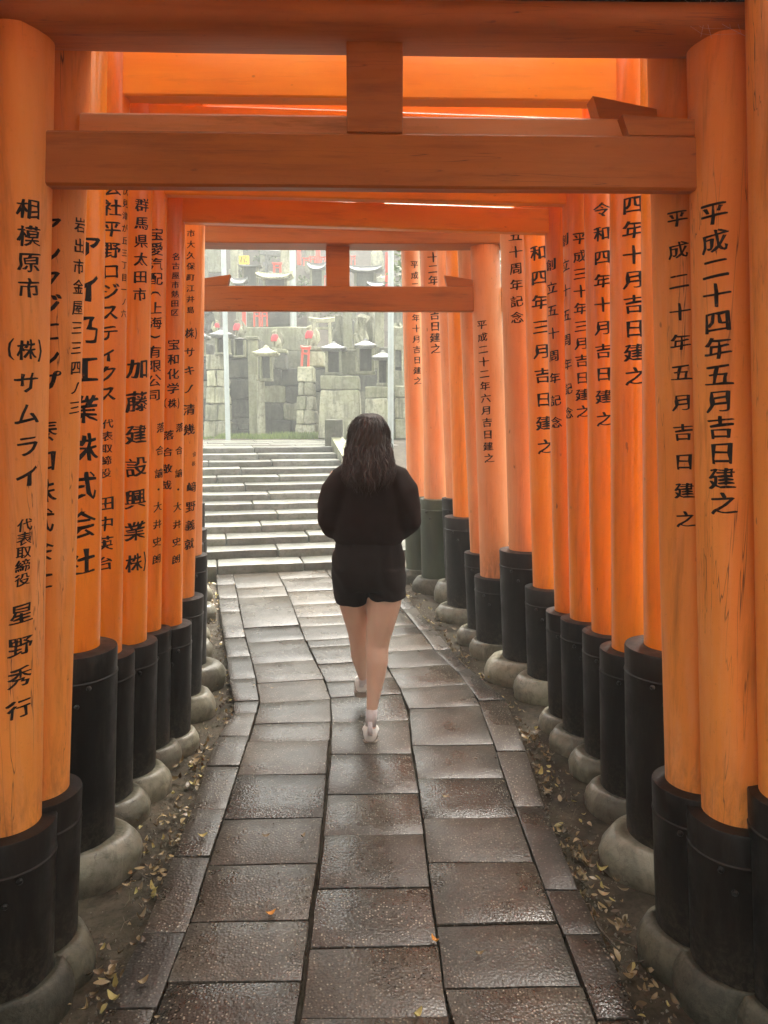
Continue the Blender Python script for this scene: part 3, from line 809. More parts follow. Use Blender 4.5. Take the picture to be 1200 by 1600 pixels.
# gates the walker has already passed: they shade the front of the row
GB_PAST = ['torii gate just behind the camera, out of the picture', 'torii gate behind the camera, second back', 'torii gate behind the camera, third back',
           'torii gate behind the camera, fourth back', 'torii gate behind the camera, fifth back', 'torii gate behind the camera, sixth back',
           'torii gate behind the camera, seventh back', 'torii gate behind the camera, eighth back', 'torii gate behind the camera, ninth back']
def past_gate(Y, lab):
    z0 = SL*Y
    root = thing('torii_gate', (0, Y, z0-.06), lab, 'torii gate', GRP)
    for s_ in (-1, 1):
        gg = G(); gg.tube([(s_*1.06, Y, z0+.5), (s_*.98, Y, z0+3.0)], [.095, .085], 24); post = gg.make('post', M['old'], root, angle=40)
        gg = G(); gg.tube([(s_*1.075, Y, z0+.03), (s_*1.06, Y, z0+.56)], [.13, .13], 24); gg.make('sheath', M['sheath'], post, angle=40)
        gg = G(); gg.lathe((s_*1.075, Y, z0), [(.18,-.14),(.2,-.05),(.19,.01),(.14,.05),(.12,.04)], 24); gg.make('base_stone', M['stone_g'], post, True)
    for nm, za, zb2, dp, ov, mt in (('tie_beam', 2.62, 2.80, .07, .2, 'old_b'), ('lintel', 3.0, 3.12, .18, .3, 'old_b'), ('cap_beam', 3.122, 3.19, .22, .38, 'black_b')):
        gg = G(); gg.box((-1.0-ov, Y-dp/2, z0+za), (1.0+ov, Y+dp/2, z0+zb2), .006); gg.make(nm, M[mt], root)
for i, lb in enumerate(GB_PAST): past_gate(1.44 - .36*i, lb)

# ------------------------------------------------------------------ shrine beyond the stairs
def B(zx, zy, Y): return at(310 + zx/3.529, 360 + zy/3.529, Y)
def px(Y): return scale_at(Y)/3.529
rs = random.Random(5)
def rough_block(c, size, name, mat, parent, bev=.03, jit=.02, taper=0, cuts=2, rot=0):
    bm = bmesh.new(); bmesh.ops.create_cube(bm, size=1)
    bmesh.ops.subdivide_edges(bm, edges=bm.edges[:], cuts=cuts, use_grid_fill=True)
    sx, sy, sz = size; sd = rs.uniform(0, 99); o0 = origin_of(parent)
    Mr = Matrix.Rotation(rot, 3, 'Z')
    for q in bm.verts:
        k = 1 + taper*(.5 - q.co.z)
        q.co = Vector((q.co.x*sx*k, q.co.y*sy*k, q.co.z*sz))
        m_ = Vector((noise.noise(q.co*6+Vector((sd,0,0))), noise.noise(q.co*6+Vector((0,sd,0))), noise.noise(q.co*6+Vector((0,0,sd)))))
        q.co += m_*jit
    be = [e for e in bm.edges if len(e.link_faces) == 2 and e.calc_face_angle(0) > 1.0]
    if bev: bmesh.ops.bevel(bm, geom=be, offset=bev, segments=1, affect='EDGES')
    for q in bm.verts: q.co = Mr @ q.co + Vector(c) - o0
    me = bpy.data.meshes.new(name); bm.to_mesh(me); bm.free()
    return link(name, me, mat, parent, angle=35)
def wall(name, zx0, zx1, zy0, zy1, Y, thick, rows, wmin, wmax, label, mat='far_dark', taper=0):
    a = B(zx0, zy1, Y); b = B(zx1, zy0, Y)
    zb = min(a.z, ground_z(0, Y)-.02) if zy1 > 1050 else a.z
    root = thing(name, ((a.x+b.x)/2, Y+thick/2, zb), label, 'stone wall')
    H = (b.z-zb)/rows
    for r in range(rows):
        x = a.x
        if r % 2: x0 = a.x; 
        while x < b.x-.01:
            w = rs.uniform(wmin, wmax)
            if b.x - (x+w) < wmin*.6: w = b.x-x
            lean = taper*(rows-r-.5)/rows
            rough_block((x+w/2, Y+thick/2-lean, zb+H*(r+.5)), (w-.012, thick, H-.012), 'wall_stone', M[rs.choice([mat, mat, 'far_stone' if mat == 'far_dark' else mat])], root, .02, .03)
            x += w
    return root, b.z
def pedestal(zx0, zx1, zy0, Y, depth, label, rows=4, cols=2, flare=.25, capm='far_stone', split_top=True, zyb=1130, mats=('far_stone','far_pale','far_dark')):
    a = B(zx0, zy0, Y); b = B(zx1, zy0, Y); gz = ground_z(0, Y) if zyb > 1050 else B(zx0, zyb, Y).z
    cx = (a.x+b.x)/2; w = b.x-a.x; H = a.z-gz
    root = thing('stone_pedestal', (cx, Y+depth/2, gz), label, 'stone pedestal')
    ch = min(.3, H*.22)
    rough_block((cx, Y+depth/2, a.z-ch/2), (w, depth, ch-.01), 'cap_stone', M[capm], root, .015, .012)
    hh = (H-ch)/rows
    for r in range(rows):
        z = gz + hh*(r+.5); t = 1-(r+.5)/rows
        ww = w*.93 + w*flare*t; dd = depth*.95 + depth*flare*.6*t; x = cx-ww/2
        n = cols if rows > 1 else 1
        cuts = [0] + sorted(rs.uniform(.35,.65)*1.0 if n == 2 else (i+rs.uniform(.8,1.2))/n - .0 for i in range(n-1)) + [1]
        for i in range(n):
            s0, s1 = cuts[i], cuts[i+1]
            rough_block((x+ww*(s0+s1)/2, Y+depth/2, z), (ww*(s1-s0)-.012, dd, hh-.012), 'stone_block', M[rs.choice(mats)], root, .02, .02, taper=flare/rows*.8)
    return root, a.z
def shrine(zx0, zx1, zy_roof0, zy_roof1, zy_bot, rx0, rx1, Y, label, mossy=False, dark_side=True):
    """a small stone house on a base: body with a dark recess, eaves and a low hipped roof"""
    p0 = B(zx0, zy_bot, Y); p1 = B(zx1, zy_roof1, Y); r0 = B(rx0, zy_roof1, Y); r1 = B(rx1, zy_roof0, Y)
    w = p1.x-p0.x; h = p1.z-p0.z; cx = (p0.x+p1.x)/2; d = w*.8
    root = thing('stone_lantern', (cx, Y+d/2, p0.z), label, 'stone lantern', 'small stone lantern houses below the hill shrine')
    # walls: two side slabs, back slab, base, top; the front stays open
    t = w*.17
    for sx in (-1, 1):
        rough_block((cx+sx*(w/2-t/2), Y+d/2, p0.z+h/2), (t, d, h*.98), 'side_slab', M['far_stone'], root, .008, .006)
    rough_block((cx, Y+d-.03, p0.z+h/2), (w-2*t-.004, .05, h*.96), 'back_slab', M['far_dark'], root, .004, .003)
    rough_block((cx, Y+d/2-.01, p0.z+h*.06), (w*1.08, d*1.1, h*.12), 'base_slab', M['far_stone'], root, .01, .005)
    rw = r1.x-r0.x; rh = r1.z-r0.z
    gg = G(); rd = rw*.85; yc = Y+d/2
    def ring(s, z, sag=0):
        return [Vector((cx+s*rw/2*a_, yc+s*rd/2*b_, z)) for a_, b_ in ((-1,-1),(0,-1),(1,-1),(1,0),(1,1),(0,1),(-1,1),(-1,0))]
    rings = [ring(.8, p1.z-.005), ring(1.0, p1.z+rh*.10), ring(1.02, p1.z+rh*.30), ring(.72, p1.z+rh*.55), ring(.42, p1.z+rh*.80), ring(.22, p1.z+rh*1.0), ring(.16, p1.z+rh*1.22), ring(.05, p1.z+rh*1.35)]
    for i, rr in enumerate(rings[1:3]):
        for k in (0, 2, 4, 6): rr[k].z += rh*.12
    n = 8; v = [q for r_ in rings for q in r_]; f = []
    for j in range(len(rings)-1):
        for k in range(n): f.append((j*n+k, j*n+(k+1)%n, (j+1)*n+(k+1)%n, (j+1)*n+k))
    f.append(tuple(range(n))[::-1]); f.append(tuple((len(rings)-1)*n+k for k in range(n)))
    gg.add(v, f); gg.make('roof', M['far_pale' if mossy else 'roof_stone'], root, angle=30)
    return root
def fox(zx, zy0, zy1, Y, label, face=1, bib=True):
    """seated stone fox: haunches, chest, forelegs, raised head with ears and upright tail"""
    b = B(zx, zy1, Y); t = B(zx, zy0, Y); H = t.z-b.z; c = b
    root = thing('fox_statue', b, label, 'fox statue', 'stone fox statues with red bibs')
    f_ = face
    gg = G()
    gg.tube([c+Vector((-f_*.16*H, .0, .02*H)), c+Vector((-f_*.15*H, 0, .18*H)), c+Vector((-f_*.05*H, 0, .38*H)), c+Vector((f_*.04*H, 0, .56*H)), c+Vector((f_*.05*H, 0, .70*H)), c+Vector((f_*.06*H, 0, .80*H))],
            [(.10*H,.12*H), (.19*H,.17*H), (.17*H,.15*H), (.125*H,.12*H), (.085*H,.085*H), (.07*H,.07*H)], 14, up=(0,1,0))
    # head and muzzle
    gg.tube([c+Vector((-f_*.02*H,0,.80*H)), c+Vector((f_*.05*H,0,.84*H)), c+Vector((f_*.14*H,0,.82*H)), c+Vector((f_*.24*H,0,.78*H))], [.06*H, .095*H, .07*H, .025*H], 12, up=(0,0,1))
    for s in (-1, 1):
        gg.tube([c+Vector((0, s*.05*H, .88*H)), c+Vector((-f_*.02*H, s*.06*H, 1.0*H))], [.035*H, .006*H], 8)
        gg.tube([c+Vector((f_*.09*H, s*.06*H, .50*H)), c+Vector((f_*.13*H, s*.06*H, .22*H)), c+Vector((f_*.14*H, s*.06*H, 0.02*H)), c+Vector((f_*.2*H, s*.06*H, 0.015*H))], [.05*H, .04*H, .035*H, .03*H], 8)
        gg.tube([c+Vector((-f_*.14*H, s*.12*H, .22*H)), c+Vector((f_*.0*H, s*.13*H, .12*H)), c+Vector((-f_*.02*H, s*.13*H, .02*H)), c+Vector((f_*.07*H, s*.13*H, 0.015*H))], [.09*H, .07*H, .04*H, .03*H], 8)
    gg.make('body', M['far_pale'], root, angle=60)
    gg = G(); gg.tube([c+Vector((-f_*.2*H,0,.08*H)), c+Vector((-f_*.33*H,0,.3*H)), c+Vector((-f_*.3*H,0,.6*H)), c+Vector((-f_*.2*H,0,.82*H))], [.05*H, .09*H, .08*H, .02*H], 10); gg.make('tail', M['far_pale'], root, angle=60)
    gg = G(); gg.box(tuple(c+Vector((-.24*H,-.2*H,-.10*H))), tuple(c+Vector((.26*H,.2*H,.012*H))), .01); gg.make('plinth', M['far_stone'], root)
    if bib:
        gg = G()
        gg.tube([c+Vector((f_*.055*H,-.01*H,.69*H)), c+Vector((f_*.06*H,-.01*H,.60*H)), c+Vector((f_*.075*H,-.015*H,.48*H)), c+Vector((f_*.085*H,-.02*H,.34*H))], [.12*H, .17*H, .20*H, .19*H], 14)
        gg.make('bib', M['red'], root, angle=60)
    return root
def mini_torii(zx0, zx1, zy0, zy1, Y, label, mat, group=None, cat='small torii', lean=0, thick=1.0, name='small_torii'):
    a = B(zx0, zy1, Y); b = B(zx1, zy0, Y); w = b.x-a.x; h = b.z-a.z; cx = (a.x+b.x)/2; z = a.z
    root = thing(name, (cx, Y, z), label, cat, group)
    t = w*.075*thick
    for s in (-1, 1):
        gg = G(); gg.tube([(cx+s*w*.33, Y, z), (cx+s*w*.30, Y, z+h*.86)], [t, t*.9], 12); gg.make('post', mat, root, angle=40)
    gg = G(); gg.box((cx-w*.42, Y-t*.6, z+h*.60), (cx+w*.42, Y+t*.6, z+h*.69), .004); gg.make('tie_beam', mat, root)
    gg = G(); v = []; N = 10
    for i in range(N+1):
        s = -1+2*i/N; lift = h*.05*abs(s)**2.5; x = cx + s*w*.5
        for (yy, zz) in ((-t*1.1, .84), (t*1.1, .84), (t*1.4, .97), (0, 1.0), (-t*1.4, .97)): v.append((x, Y+yy, z+h*zz+lift))
    f = [(i*5+j, (i+1)*5+j, (i+1)*5+(j+1)%5, i*5+(j+1)%5) for i in range(N) for j in range(5)] + [tuple(range(5)), tuple(N*5+j for j in range(5))[::-1]]
    gg.add(v, f); gg.make('lintel', mat, root)
    if lean: root.rotation_euler = (0, lean, 0)
    return root
def post(name, zx0, zx1, zy0, zy1, Y, label, cat, mat, round_=False, cap=False, ground=True, group=None):
    a = B(zx0, zy1, Y); b = B(zx1, zy0, Y); w = B(zx1, zy1, Y).x-a.x; cx = a.x+w/2
    zb = ground_z(cx, Y)-.05 if ground else a.z
    root = thing(name, (cx, Y, zb), label, cat, group)
    if round_:
        gg = G(); gg.tube([(cx, Y, zb), (cx, Y, (zb+b.z)/2), (cx, Y, b.z)], w/2, 20); gg.make('shaft', mat, root, angle=40)
        if cap: gg = G(); gg.lathe((cx, Y, b.z), [(w*.56, -.04), (w*.56, .01), (w*.3, .05), (w*.05, .06)], 20); gg.make('cap', mat, root, angle=40)
    else:
        rough_block((cx, Y, (zb+b.z)/2), (w, w, b.z-zb), 'shaft', mat, root, .012, .01)
        if cap: rough_block((cx, Y, b.z+.035), (w*1.35, w*1.35, .07), 'cap', mat, root, .012, .008)
    return root

# lower tier
wall('low_stone_wall', -120, 285, 1062, 1140, 16.0, .5, 2, .25, .6, 'low rough stone kerb wall behind the left metal pole', 'far_dark')
wall('stone_wall', 130, 345, 598, 1065, 16.6, .6, 5, .45, .8, 'dark block wall of five courses left of the lantern post', 'far_dark')
wall('stone_wall', 335, 575, 760, 1130, 16.6, .6, 4, .4, .7, 'dark block wall between the lantern post and the flared pedestals', 'far_dark')
wall('stone_wall', 235, 640, 530, 800, 17.5, .9, 2, .9, 1.7, 'upper terrace wall of large slabs behind the fox with the red bib', 'far_dark')
wall('stone_wall', 640, 1160, 640, 1130, 17.2, .6, 4, .5, .9, 'dark block wall behind the paired lantern houses', 'far_dark')
wall('stone_wall', -260, 60, 620, 1130, 17.0, .6, 5, .5, .9, 'block wall at the far left behind the stepped pedestal', 'far_dark')
pedestal(40, 135, 684, 15.6, .6, 'pale stepped pedestal left of the left metal pole', 4, 2, .45, 'far_pale', mats=('far_stone','far_pale'))
pedestal(545, 632, 750, 15.4, .62, 'narrow flared block pedestal under the small leaning red torii', 4, 2, .45, 'far_pale', mats=('far_stone','far_pale'))
pedestal(672, 885, 800, 15.0, .95, 'wide flared pedestal with moss streaks under the two lantern houses', 1, 1, .16, 'far_stone', mats=('far_pale',))
pedestal(920, 1045, 860, 14.6, .8, 'lower flared pedestal beside the right metal pole', 1, 1, .15, 'far_stone', mats=('far_pale',))
pedestal(1085, 1200, 855, 14.8, .8, 'pale pedestal at the far right, half behind the gate posts', 2, 1, .1, 'far_pale', mats=('far_pale',))
post('stone_post', 285, 335, 606, 1100, 15.9, 'tall square mossy stone post with a flat cap left of the lantern', 'stone post', M['far_stone'], cap=True)
post('stone_column', 326, 370, 832, 1105, 15.6, 'round pale stone column carrying the mossy lantern house', 'stone column', M['far_pale'], True)
shrine(338, 404, 646, 690, 832, 278, 416, 15.35, 'mossy roofed stone lantern house on the round column', True)
shrine(92, 168, 545, 590, 684, 64, 190, 15.5, 'stone lantern house on the stepped pedestal at the far left')
shrine(-20, 30, 555, 600, 690, -40, 62, 15.9, 'stone lantern house at the left edge, cut by the gate post')
shrine(700, 790, 622, 662, 798, 670, 812, 15.1, 'left lantern house of the pair on the wide pedestal')
shrine(872, 972, 606, 646, 793, 856, 980, 15.1, 'right lantern house of the pair on the wide pedestal')
shrine(985, 1048, 672, 712, 858, 966, 1088, 14.7, 'small lantern house with a dark recess beside the right metal pole')
shrine(196, 256, 590, 600, 700, 190, 262, 16.4, 'flat topped stone lantern house on the dark wall left of the post')
rb = thing('stone_slab', B(830, 792, 15.5), 'upright carved stone slab standing between the paired lantern houses', 'stone slab')
rough_block(B(830, 726, 15.5), (80*px(15.5), .15, 134*px(15.5)), 'slab', M['far_stone'], rb, .01, .01)
rough_block(B(830, 664, 15.5), (92*px(15.5), .2, 12*px(15.5)), 'cap', M['far_stone'], rb, .005, .004)
pedestal(415, 482, 652, 16.2, .45, 'small plain pedestal under the central fox statue', 1, 1, .05, 'far_stone', zyb=765, mats=('far_dark',))
pedestal(604, 694, 640, 15.9, .5, 'plain pedestal right of the small leaning red torii', 1, 1, .05, 'far_stone', zyb=750, mats=('far_pale',))
fox(430, 540, 650, 16.35, 'seated fox statue with a bright red bib in the middle of the walls', -1)
fox(98, 490, 560, 16.4, 'fox statue with a red bib above the far left lantern house', 1)
fox(222, 480, 590, 16.6, 'fox statue with a red bib above the dark wall', -1)
fox(622, 515, 640, 16.0, 'fox statue with a red bib facing left beside the grey torii', -1)
fox(872, 560, 645, 16.9, 'small bare fox statue left of the carved boulder', -1, False)
mini_torii(560, 614, 640, 750, 15.55, 'small red torii leaning on the flared pedestal', M['red_paint'], 'small votive torii on the rocks', lean=.06, thick=1.6)
# poles
for (x0, x1, y0, Y, lb) in ((150, 177, -400, 14.2, 'grey metal pole at the left of the stairs landing'), (1044, 1076, -400, 11.9, 'grey metal pole at the right of the stairs, behind the walker'), (516, 550, -400, 18.4, 'pale metal pole rising behind the terrace wall')):
    post('metal_pole', x0, x1, y0, 1140, Y, lb, 'metal pole', M['pole'], True, group='metal poles before the shrine')
# granite block at the head of the stairs
gb_ = at(521, 653, 12.0); gx = 27*scale_at(12)/1
blk = thing('granite_block', (gb_.x, 12.0, ground_z(0, 12)), 'rough square granite block at the top right of the stairs', 'granite block')
hb = gb_.z - ground_z(0, 12)
rough_block((gb_.x, 12.12, ground_z(0, 12)+hb/2-.02), (gx, gx, hb), 'block', M['far_dark'], blk, .012, .01)

# upper tier: standing stones, grey torii, red torii and roofs
for (x0, x1, y0, y1, Y, lb, mt, rnd) in (
    (745, 796, 475, 640, 17.6, 'leaning pale boulder stone left of the square pillar', 'far_stone', True),
    (800, 848, 440, 660, 17.4, 'tall square stone pillar behind the paired lantern houses', 'far_stone', False),
    (880, 925, 470, 640, 17.9, 'rounded standing stone above the right lantern house', 'far_pale', True),
    (922, 972, 440, 640, 18.2, 'broad natural rock tablet at the right of the hill', 'far_stone', True),
    (975, 1024, 380, 660, 17.6, 'slim tall stone pillar left of the right metal pole', 'far_pale', False),
    (1078, 1130, 520, 660, 17.2, 'natural rock beside the stone torii at the far right', 'far_stone', True),
    (375, 505, 450, 530, 18.6, 'dark slab stone standing on the terrace wall', 'far_dark', False),
    (40, 80, 440, 560, 18.0, 'dark standing stone at the far left of the hill', 'far_dark', True)):
    a = B(x0, y1, Y); b = B(x1, y0, Y); r_ = thing('standing_stone', ((a.x+b.x)/2, Y, a.z), lb, 'standing stone', 'standing stones on the shrine hill')
    rough_block(((a.x+b.x)/2, Y, (a.z+b.z)/2), (b.x-a.x, .25, b.z-a.z), 'stone', M[mt], r_, .06 if rnd else .012, .10 if rnd else .012, taper=.3 if rnd else 0, cuts=3)
SG = 'small votive torii on the rocks'; GG_ = 'grey stone torii on the hill'
mini_torii(612, 752, 484, 640, 16.9, 'yellowish stone torii right of the terrace wall', M['far_pale'], GG_, cat='stone torii', name='stone_torii')
mini_torii(1066, 1140, 530, 850, 16.2, 'narrow stone torii at the far right above the pedestals', M['far_pale'], GG_, cat='stone torii', name='stone_torii')
mini_torii(345, 520, 108, 320, 20.5, 'large grey stone torii high on the hill behind the roofs', M['roof_stone'], GG_, cat='stone torii', name='stone_torii', thick=.8)
mini_torii(20, 70, 380, 560, 18.8, 'stone torii at the left edge of the hill', M['far_stone'], GG_, cat='stone torii', name='stone_torii')
for i, (x0, x1, y0, y1, Y, lb) in enumerate((
    (408, 462, 178, 255, 19.4, 'red torii under the big grey torii'),
    (575, 612, 150, 195, 21.0, 'red torii left of the cluster on the hill'),
    (612, 650, 142, 190, 21.4, 'red torii in the middle of the hill cluster'),
    (672, 704, 145, 185, 21.2, 'red torii right of the hill cluster'),
    (640, 705, 250, 330, 18.9, 'broad red torii beside the curved roof'),
    (838, 868, 138, 190, 20.5, 'red torii right of the strut, high on the hill'),
    (300, 345, 440, 530, 18.1, 'red torii on the terrace left of the dark slab'),
    (345, 385, 440, 530, 18.3, 'red torii on the terrace beside the dark slab'),
    (520, 560, 380, 440, 19.4, 'red torii hidden at the crossbeam edge'))):
    mini_torii(x0, x1, y0, y1, Y, lb, M['red_paint'], SG, thick=1.5)
# red banners / posts
for (x0, x1, y0, y1, Y, lb) in ((545, 566, 60, 190, 20.0, 'tall red post beside the pale metal pole'), (248, 266, 205, 260, 19.2, 'thin red post under the yellow board'), (243, 262, 440, 530, 18.0, 'thin leaning red post above the fox statues'), (650, 672, 60, 200, 22.0, 'red post behind the curved roof')):
    post('red_post', x0, x1, y0, y1, Y, lb, 'red post', M['red_paint'], ground=False, group='red posts on the hill')
post('stone_column', 456, 516, -260, 330, 20.0, 'thick pale stone column left of the pale metal pole', 'stone column', M['far_pale'], True, ground=False)
post('stone_column', 180, 222, -200, 330, 20.6, 'pale stone column left of the yellow board', 'stone column', M['far_pale'], True, ground=False)
# roofs of little shrines
def roof(zx0, zx1, zy0, zy1, Y, label, mat, tiles=False):
    a = B(zx0, zy1, Y); b = B(zx1, zy0, Y); w = b.x-a.x; h = b.z-a.z; cx = (a.x+b.x)/2
    root = thing('shrine_roof', (cx, Y, a.z-.5), label, 'shrine', 'roofed shrines on the hill')
    gg = G(); N = 12; v = []; dd = w*.35
    for i in range(N+1):
        s = -1+2*i/N; lift = h*.55*abs(s)**3; x = cx+s*w/2
        for (yy, zz) in ((-dd, 0), (-dd, .12), (-dd*.5, .3), (0, .75), (0, .95), (dd*.1, .95), (dd*.5, .3), (dd, .12), (dd, 0)): v.append((x, Y+yy, a.z+h*zz+lift*(1 if abs(yy) > dd*.3 else .5)))
    n = 9
    f = [(i*n+j, (i+1)*n+j, (i+1)*n+(j+1)%n, i*n+(j+1)%n) for i in range(N) for j in range(n)] + [tuple(range(n)), tuple(N*n+j for j in range(n))[::-1]]
    gg.add(v, f); gg.make('roof', mat, root, angle=50)
    if tiles:
        for i in range(11):
            x = cx - w*.46 + w*.92*i/10
            gg = G(); gg.tube([(x, Y-dd*1.04, a.z+h*.10), (x, Y-dd*.5, a.z+h*.36), (x, Y, a.z+h*.82)], w*.018, 8); gg.make('roof_tile', mat, root, angle=50)
    for s in (-1, 1):
        gg = G(); gg.box((cx+s*w*.3-.03, Y-.04, a.z-.5), (cx+s*w*.3+.03, Y+.04, a.z+h*.06), .004); gg.make('post', M['far_stone'], root)
    gg = G(); gg.box((cx-w*.26, Y-dd*.3, a.z-.48), (cx+w*.26, Y+dd*.3, a.z+h*.05), .01); gg.make('wall', M['far_dark'], root)
    return root
roof(325, 520, 232, 275, 17.9, 'low tiled roof with scalloped ridge tiles in the left opening', M['far_pale'], True)
roof(602, 706, 178, 222, 18.6, 'curved grey roof beside the broad red torii', M['roof_stone'])
roof(222, 350, 190, 205, 18.3, 'flat grey eave below the yellow board', M['roof_stone'])
roof(830, 1010, 196, 236, 18.0, 'wide curved grey roof right of the strut', M['roof_stone'])
roof(180, 270, 262, 300, 17.7, 'small tilted grey roof in the lower left of the opening', M['roof_stone'])
roof(930, 1040, 282, 316, 17.0, 'round topped grey roof below the orange post', M['roof_stone'])
# yellow board with a dark character
yb_ = B(252, 164, 18.9); w2 = 27*px(18.9)
yr = thing('yellow_sign', yb_, 'yellow sign board with dark writing above the grey eave', 'sign')
gg = G(); gg.box((yb_.x-w2, 18.88, yb_.z-w2*.8), (yb_.x+w2, 18.92, yb_.z+w2*.85), .004); gg.make('board', M['yellow'], yr)
gg = G(); gg.tube([(yb_.x, 18.96, yb_.z-1.6), (yb_.x, 18.96, yb_.z)], .025, 10); gg.make('pole', M['pole'], yr)
ink = G(); k = w2/5
for (x0, z0, x1, z1) in ((-3,2.6,3,3.1),(-2.6,.6,-2,2.6),(-2.6,.8,2.4,1.2),(1.9,.8,2.4,2.6),(-3.4,-2.6,-2.4,.6),(-.2,-3.2,.5,.8),(.5,-1.4,2.9,-.9),(2.4,-3,2.9,-1)):
    ink.box((yb_.x+x0*k, 18.872, yb_.z+z0*k), (yb_.x+x1*k, 18.879, yb_.z+z1*k))
ink.make('character', M['ink'], yr)
# orange post in the upper right opening
post('orange_post', 1030, 1058, 120, 330, 15.2, 'plain orange wooden post in the upper right of the opening', 'orange post', M['red_paint'], ground=False)

# ------------------------------------------------------------------ vegetation
def leaf_cloud(center, radii, n, size, seed, clumps=14, shell=.55):
    r_ = random.Random(seed); v = []; f = []
    cl = []
    for _ in range(clumps):
        d = Vector((r_.gauss(0,1), r_.gauss(0,1), r_.gauss(0,1))).normalized() * r_.uniform(.35, .95)
        cl.append((Vector((d.x*radii[0], d.y*radii[1], d.z*radii[2])), r_.uniform(.25, .5)))
    for i in range(n):
        c, s = cl[r_.randrange(clumps)]
        d = Vector((r_.gauss(0,1), r_.gauss(0,1), r_.gauss(0,1))).normalized() * s * r_.uniform(.3, 1.1)
        p = Vector(center) + c + Vector((d.x*radii[0], d.y*radii[1], d.z*radii[2]))
        a = Vector((r_.gauss(0,1), r_.gauss(0,1), r_.gauss(0,.6))).normalized(); b_ = a.cross(Vector((r_.gauss(0,1), r_.gauss(0,1), r_.gauss(0,1)))).normalized()
        L = size*r_.uniform(.6, 1.3); W = L*.38
        k = len(v); v += [p-a*L*.5, p+b_*W*.5, p+a*L*.5, p-b_*W*.5]; f += [(k, k+1, k+2, k+3)]
    return v, f
def tree(x, y, h, cr, label, seed, n=2600, leaf=.13, low=.45):
    z = ground_z(x, min(y, 40)); r_ = random.Random(seed)
    root = thing('tree', (x, y, z), label, 'tree', 'evergreen trees around the shrine')
    gg = G(); pts = [Vector((x + .12*i*r_.uniform(-1, 1)*.5, y+.1*i*r_.uniform(-1, 1)*.5, z-.2+h*.8*i/5)) for i in range(6)]
    gg.tube(pts, [h*.035*(1-.15*i) for i in range(6)], 12)
    for _ in range(6):
        i = r_.randrange(2, 5); a = r_.uniform(0, 6.28); q = pts[i]
        gg.tube([q, q+Vector((math.cos(a)*cr*.4, math.sin(a)*cr*.4, cr*.3)), q+Vector((math.cos(a)*cr*.8, math.sin(a)*cr*.8, cr*.45))], [h*.014, h*.009, h*.004], 7)
    gg.make('trunk', M['bark'], root, True)
    v, f = leaf_cloud((x, y, z+h*(low+1)/2), (cr, cr, h*(1-low)/2*1.1), n, leaf, seed)
    mesh('crown', v, f, M['leaf'], root)
tree(3.4, 5.6, 4.2, 1.2, 'bushy evergreen tree seen through the gap between the right posts', 1, 2600, .12, .1)
tree(4.4, 9.0, 5.5, 1.7, 'evergreen tree right of the stairs behind the pale posts', 2, 3000, .14, .15)
tree(-4.2, 6.0, 5.0, 1.5, 'evergreen tree hidden behind the left posts', 3, 2400, .14, .1)
for i, (x, y, h, cr) in enumerate(((-3.2, -1.5, 6, 1.8), (-3.4, 1.8, 6, 1.8), (-3.6, 3.8, 5.5, 1.7), (3.3, -1.2, 6, 1.8), (3.5, 1.6, 6, 1.8), (3.6, 3.6, 5.5, 1.6), (0.2, -6.5, 8, 3.2))):
    tree(x, y, h, cr, ['evergreen left of the gates, behind the camera', 'evergreen hidden beyond the front left post', 'evergreen hidden beyond the left row of posts', 'evergreen right of the gates, behind the camera', 'evergreen hidden beyond the front right post', 'evergreen hidden beyond the right row of posts', 'evergreen far behind the camera'][i], 60+i, 2600, .17, .05)
t_ = B(1060, 120, 13.6)
tree(t_.x+1.25, 13.6, t_.z+1.0-ground_z(0, 13.6), 1.45, 'leafy tree hanging into the upper right corner of the opening', 4, 4200, .12, .55)
for i, (x, y, h, cr) in enumerate(((-7, 23, 7, 2.6), (-3.2, 26, 8, 3.0), (1.2, 27, 8, 3), (5, 24, 8, 3), (9, 19, 8, 3), (-11, 18, 8, 3), (6.2, 15.5, 6.5, 2.2))):
    tree(x, y, h, cr, ['tall evergreen at the far left of the hill', 'dense evergreen behind the big grey torii', 'dense evergreen at the top middle of the hill', 'broad evergreen behind the rocks on the right', 'evergreen standing far right of the hill', 'evergreen standing beyond the left wall', 'evergreen beside the far right pedestals'][i], 20+i, 3800, .2, .25)

# grass tufts at the foot of the wall, litter in the gutters
def blades(cx, cy, r, n, h, gz, v, f):
    for _ in range(n):
        a = rs.uniform(0, 6.28); d = r*math.sqrt(rs.random()); x = cx+d*math.cos(a); y = cy+d*.35*math.sin(a); z = gz(x, y)
        hh = h*rs.uniform(.4, 1); w = .008; b = rs.uniform(0, 3.1); ox, oy = math.cos(b)*w, math.sin(b)*w; lx, ly = rs.uniform(-.5,.5)*hh, rs.uniform(-.5,.5)*hh
        k = len(v); v += [(x-ox, y-oy, z-.01), (x+ox, y+oy, z-.01), (x+lx+ox*.3, y+ly, z+hh), (x+lx-ox*.3, y+ly, z+hh*.97)]; f.append((k, k+1, k+2, k+3))
v = []; f = []
gz = lambda x, y: ground_z(x, y)
for (zx, r_, n, h) in ((250, .55, 900, .12), (350, .5, 500, .10), (560, .6, 1100, .15), (640, .4, 500, .12), (450, .8, 500, .06), (700, .6, 400, .07), (60, 1.0, 500, .06), (1000, 1.2, 900, .14)):
    c = B(zx, 1120, 15.15); blades(c.x, 15.2, r_, n, h, gz, v, f)
o = mesh('grass', v, f, M['grass'], None); tag(o, 'short yellow green grass along the foot of the shrine walls', 'grass', kind='stuff')

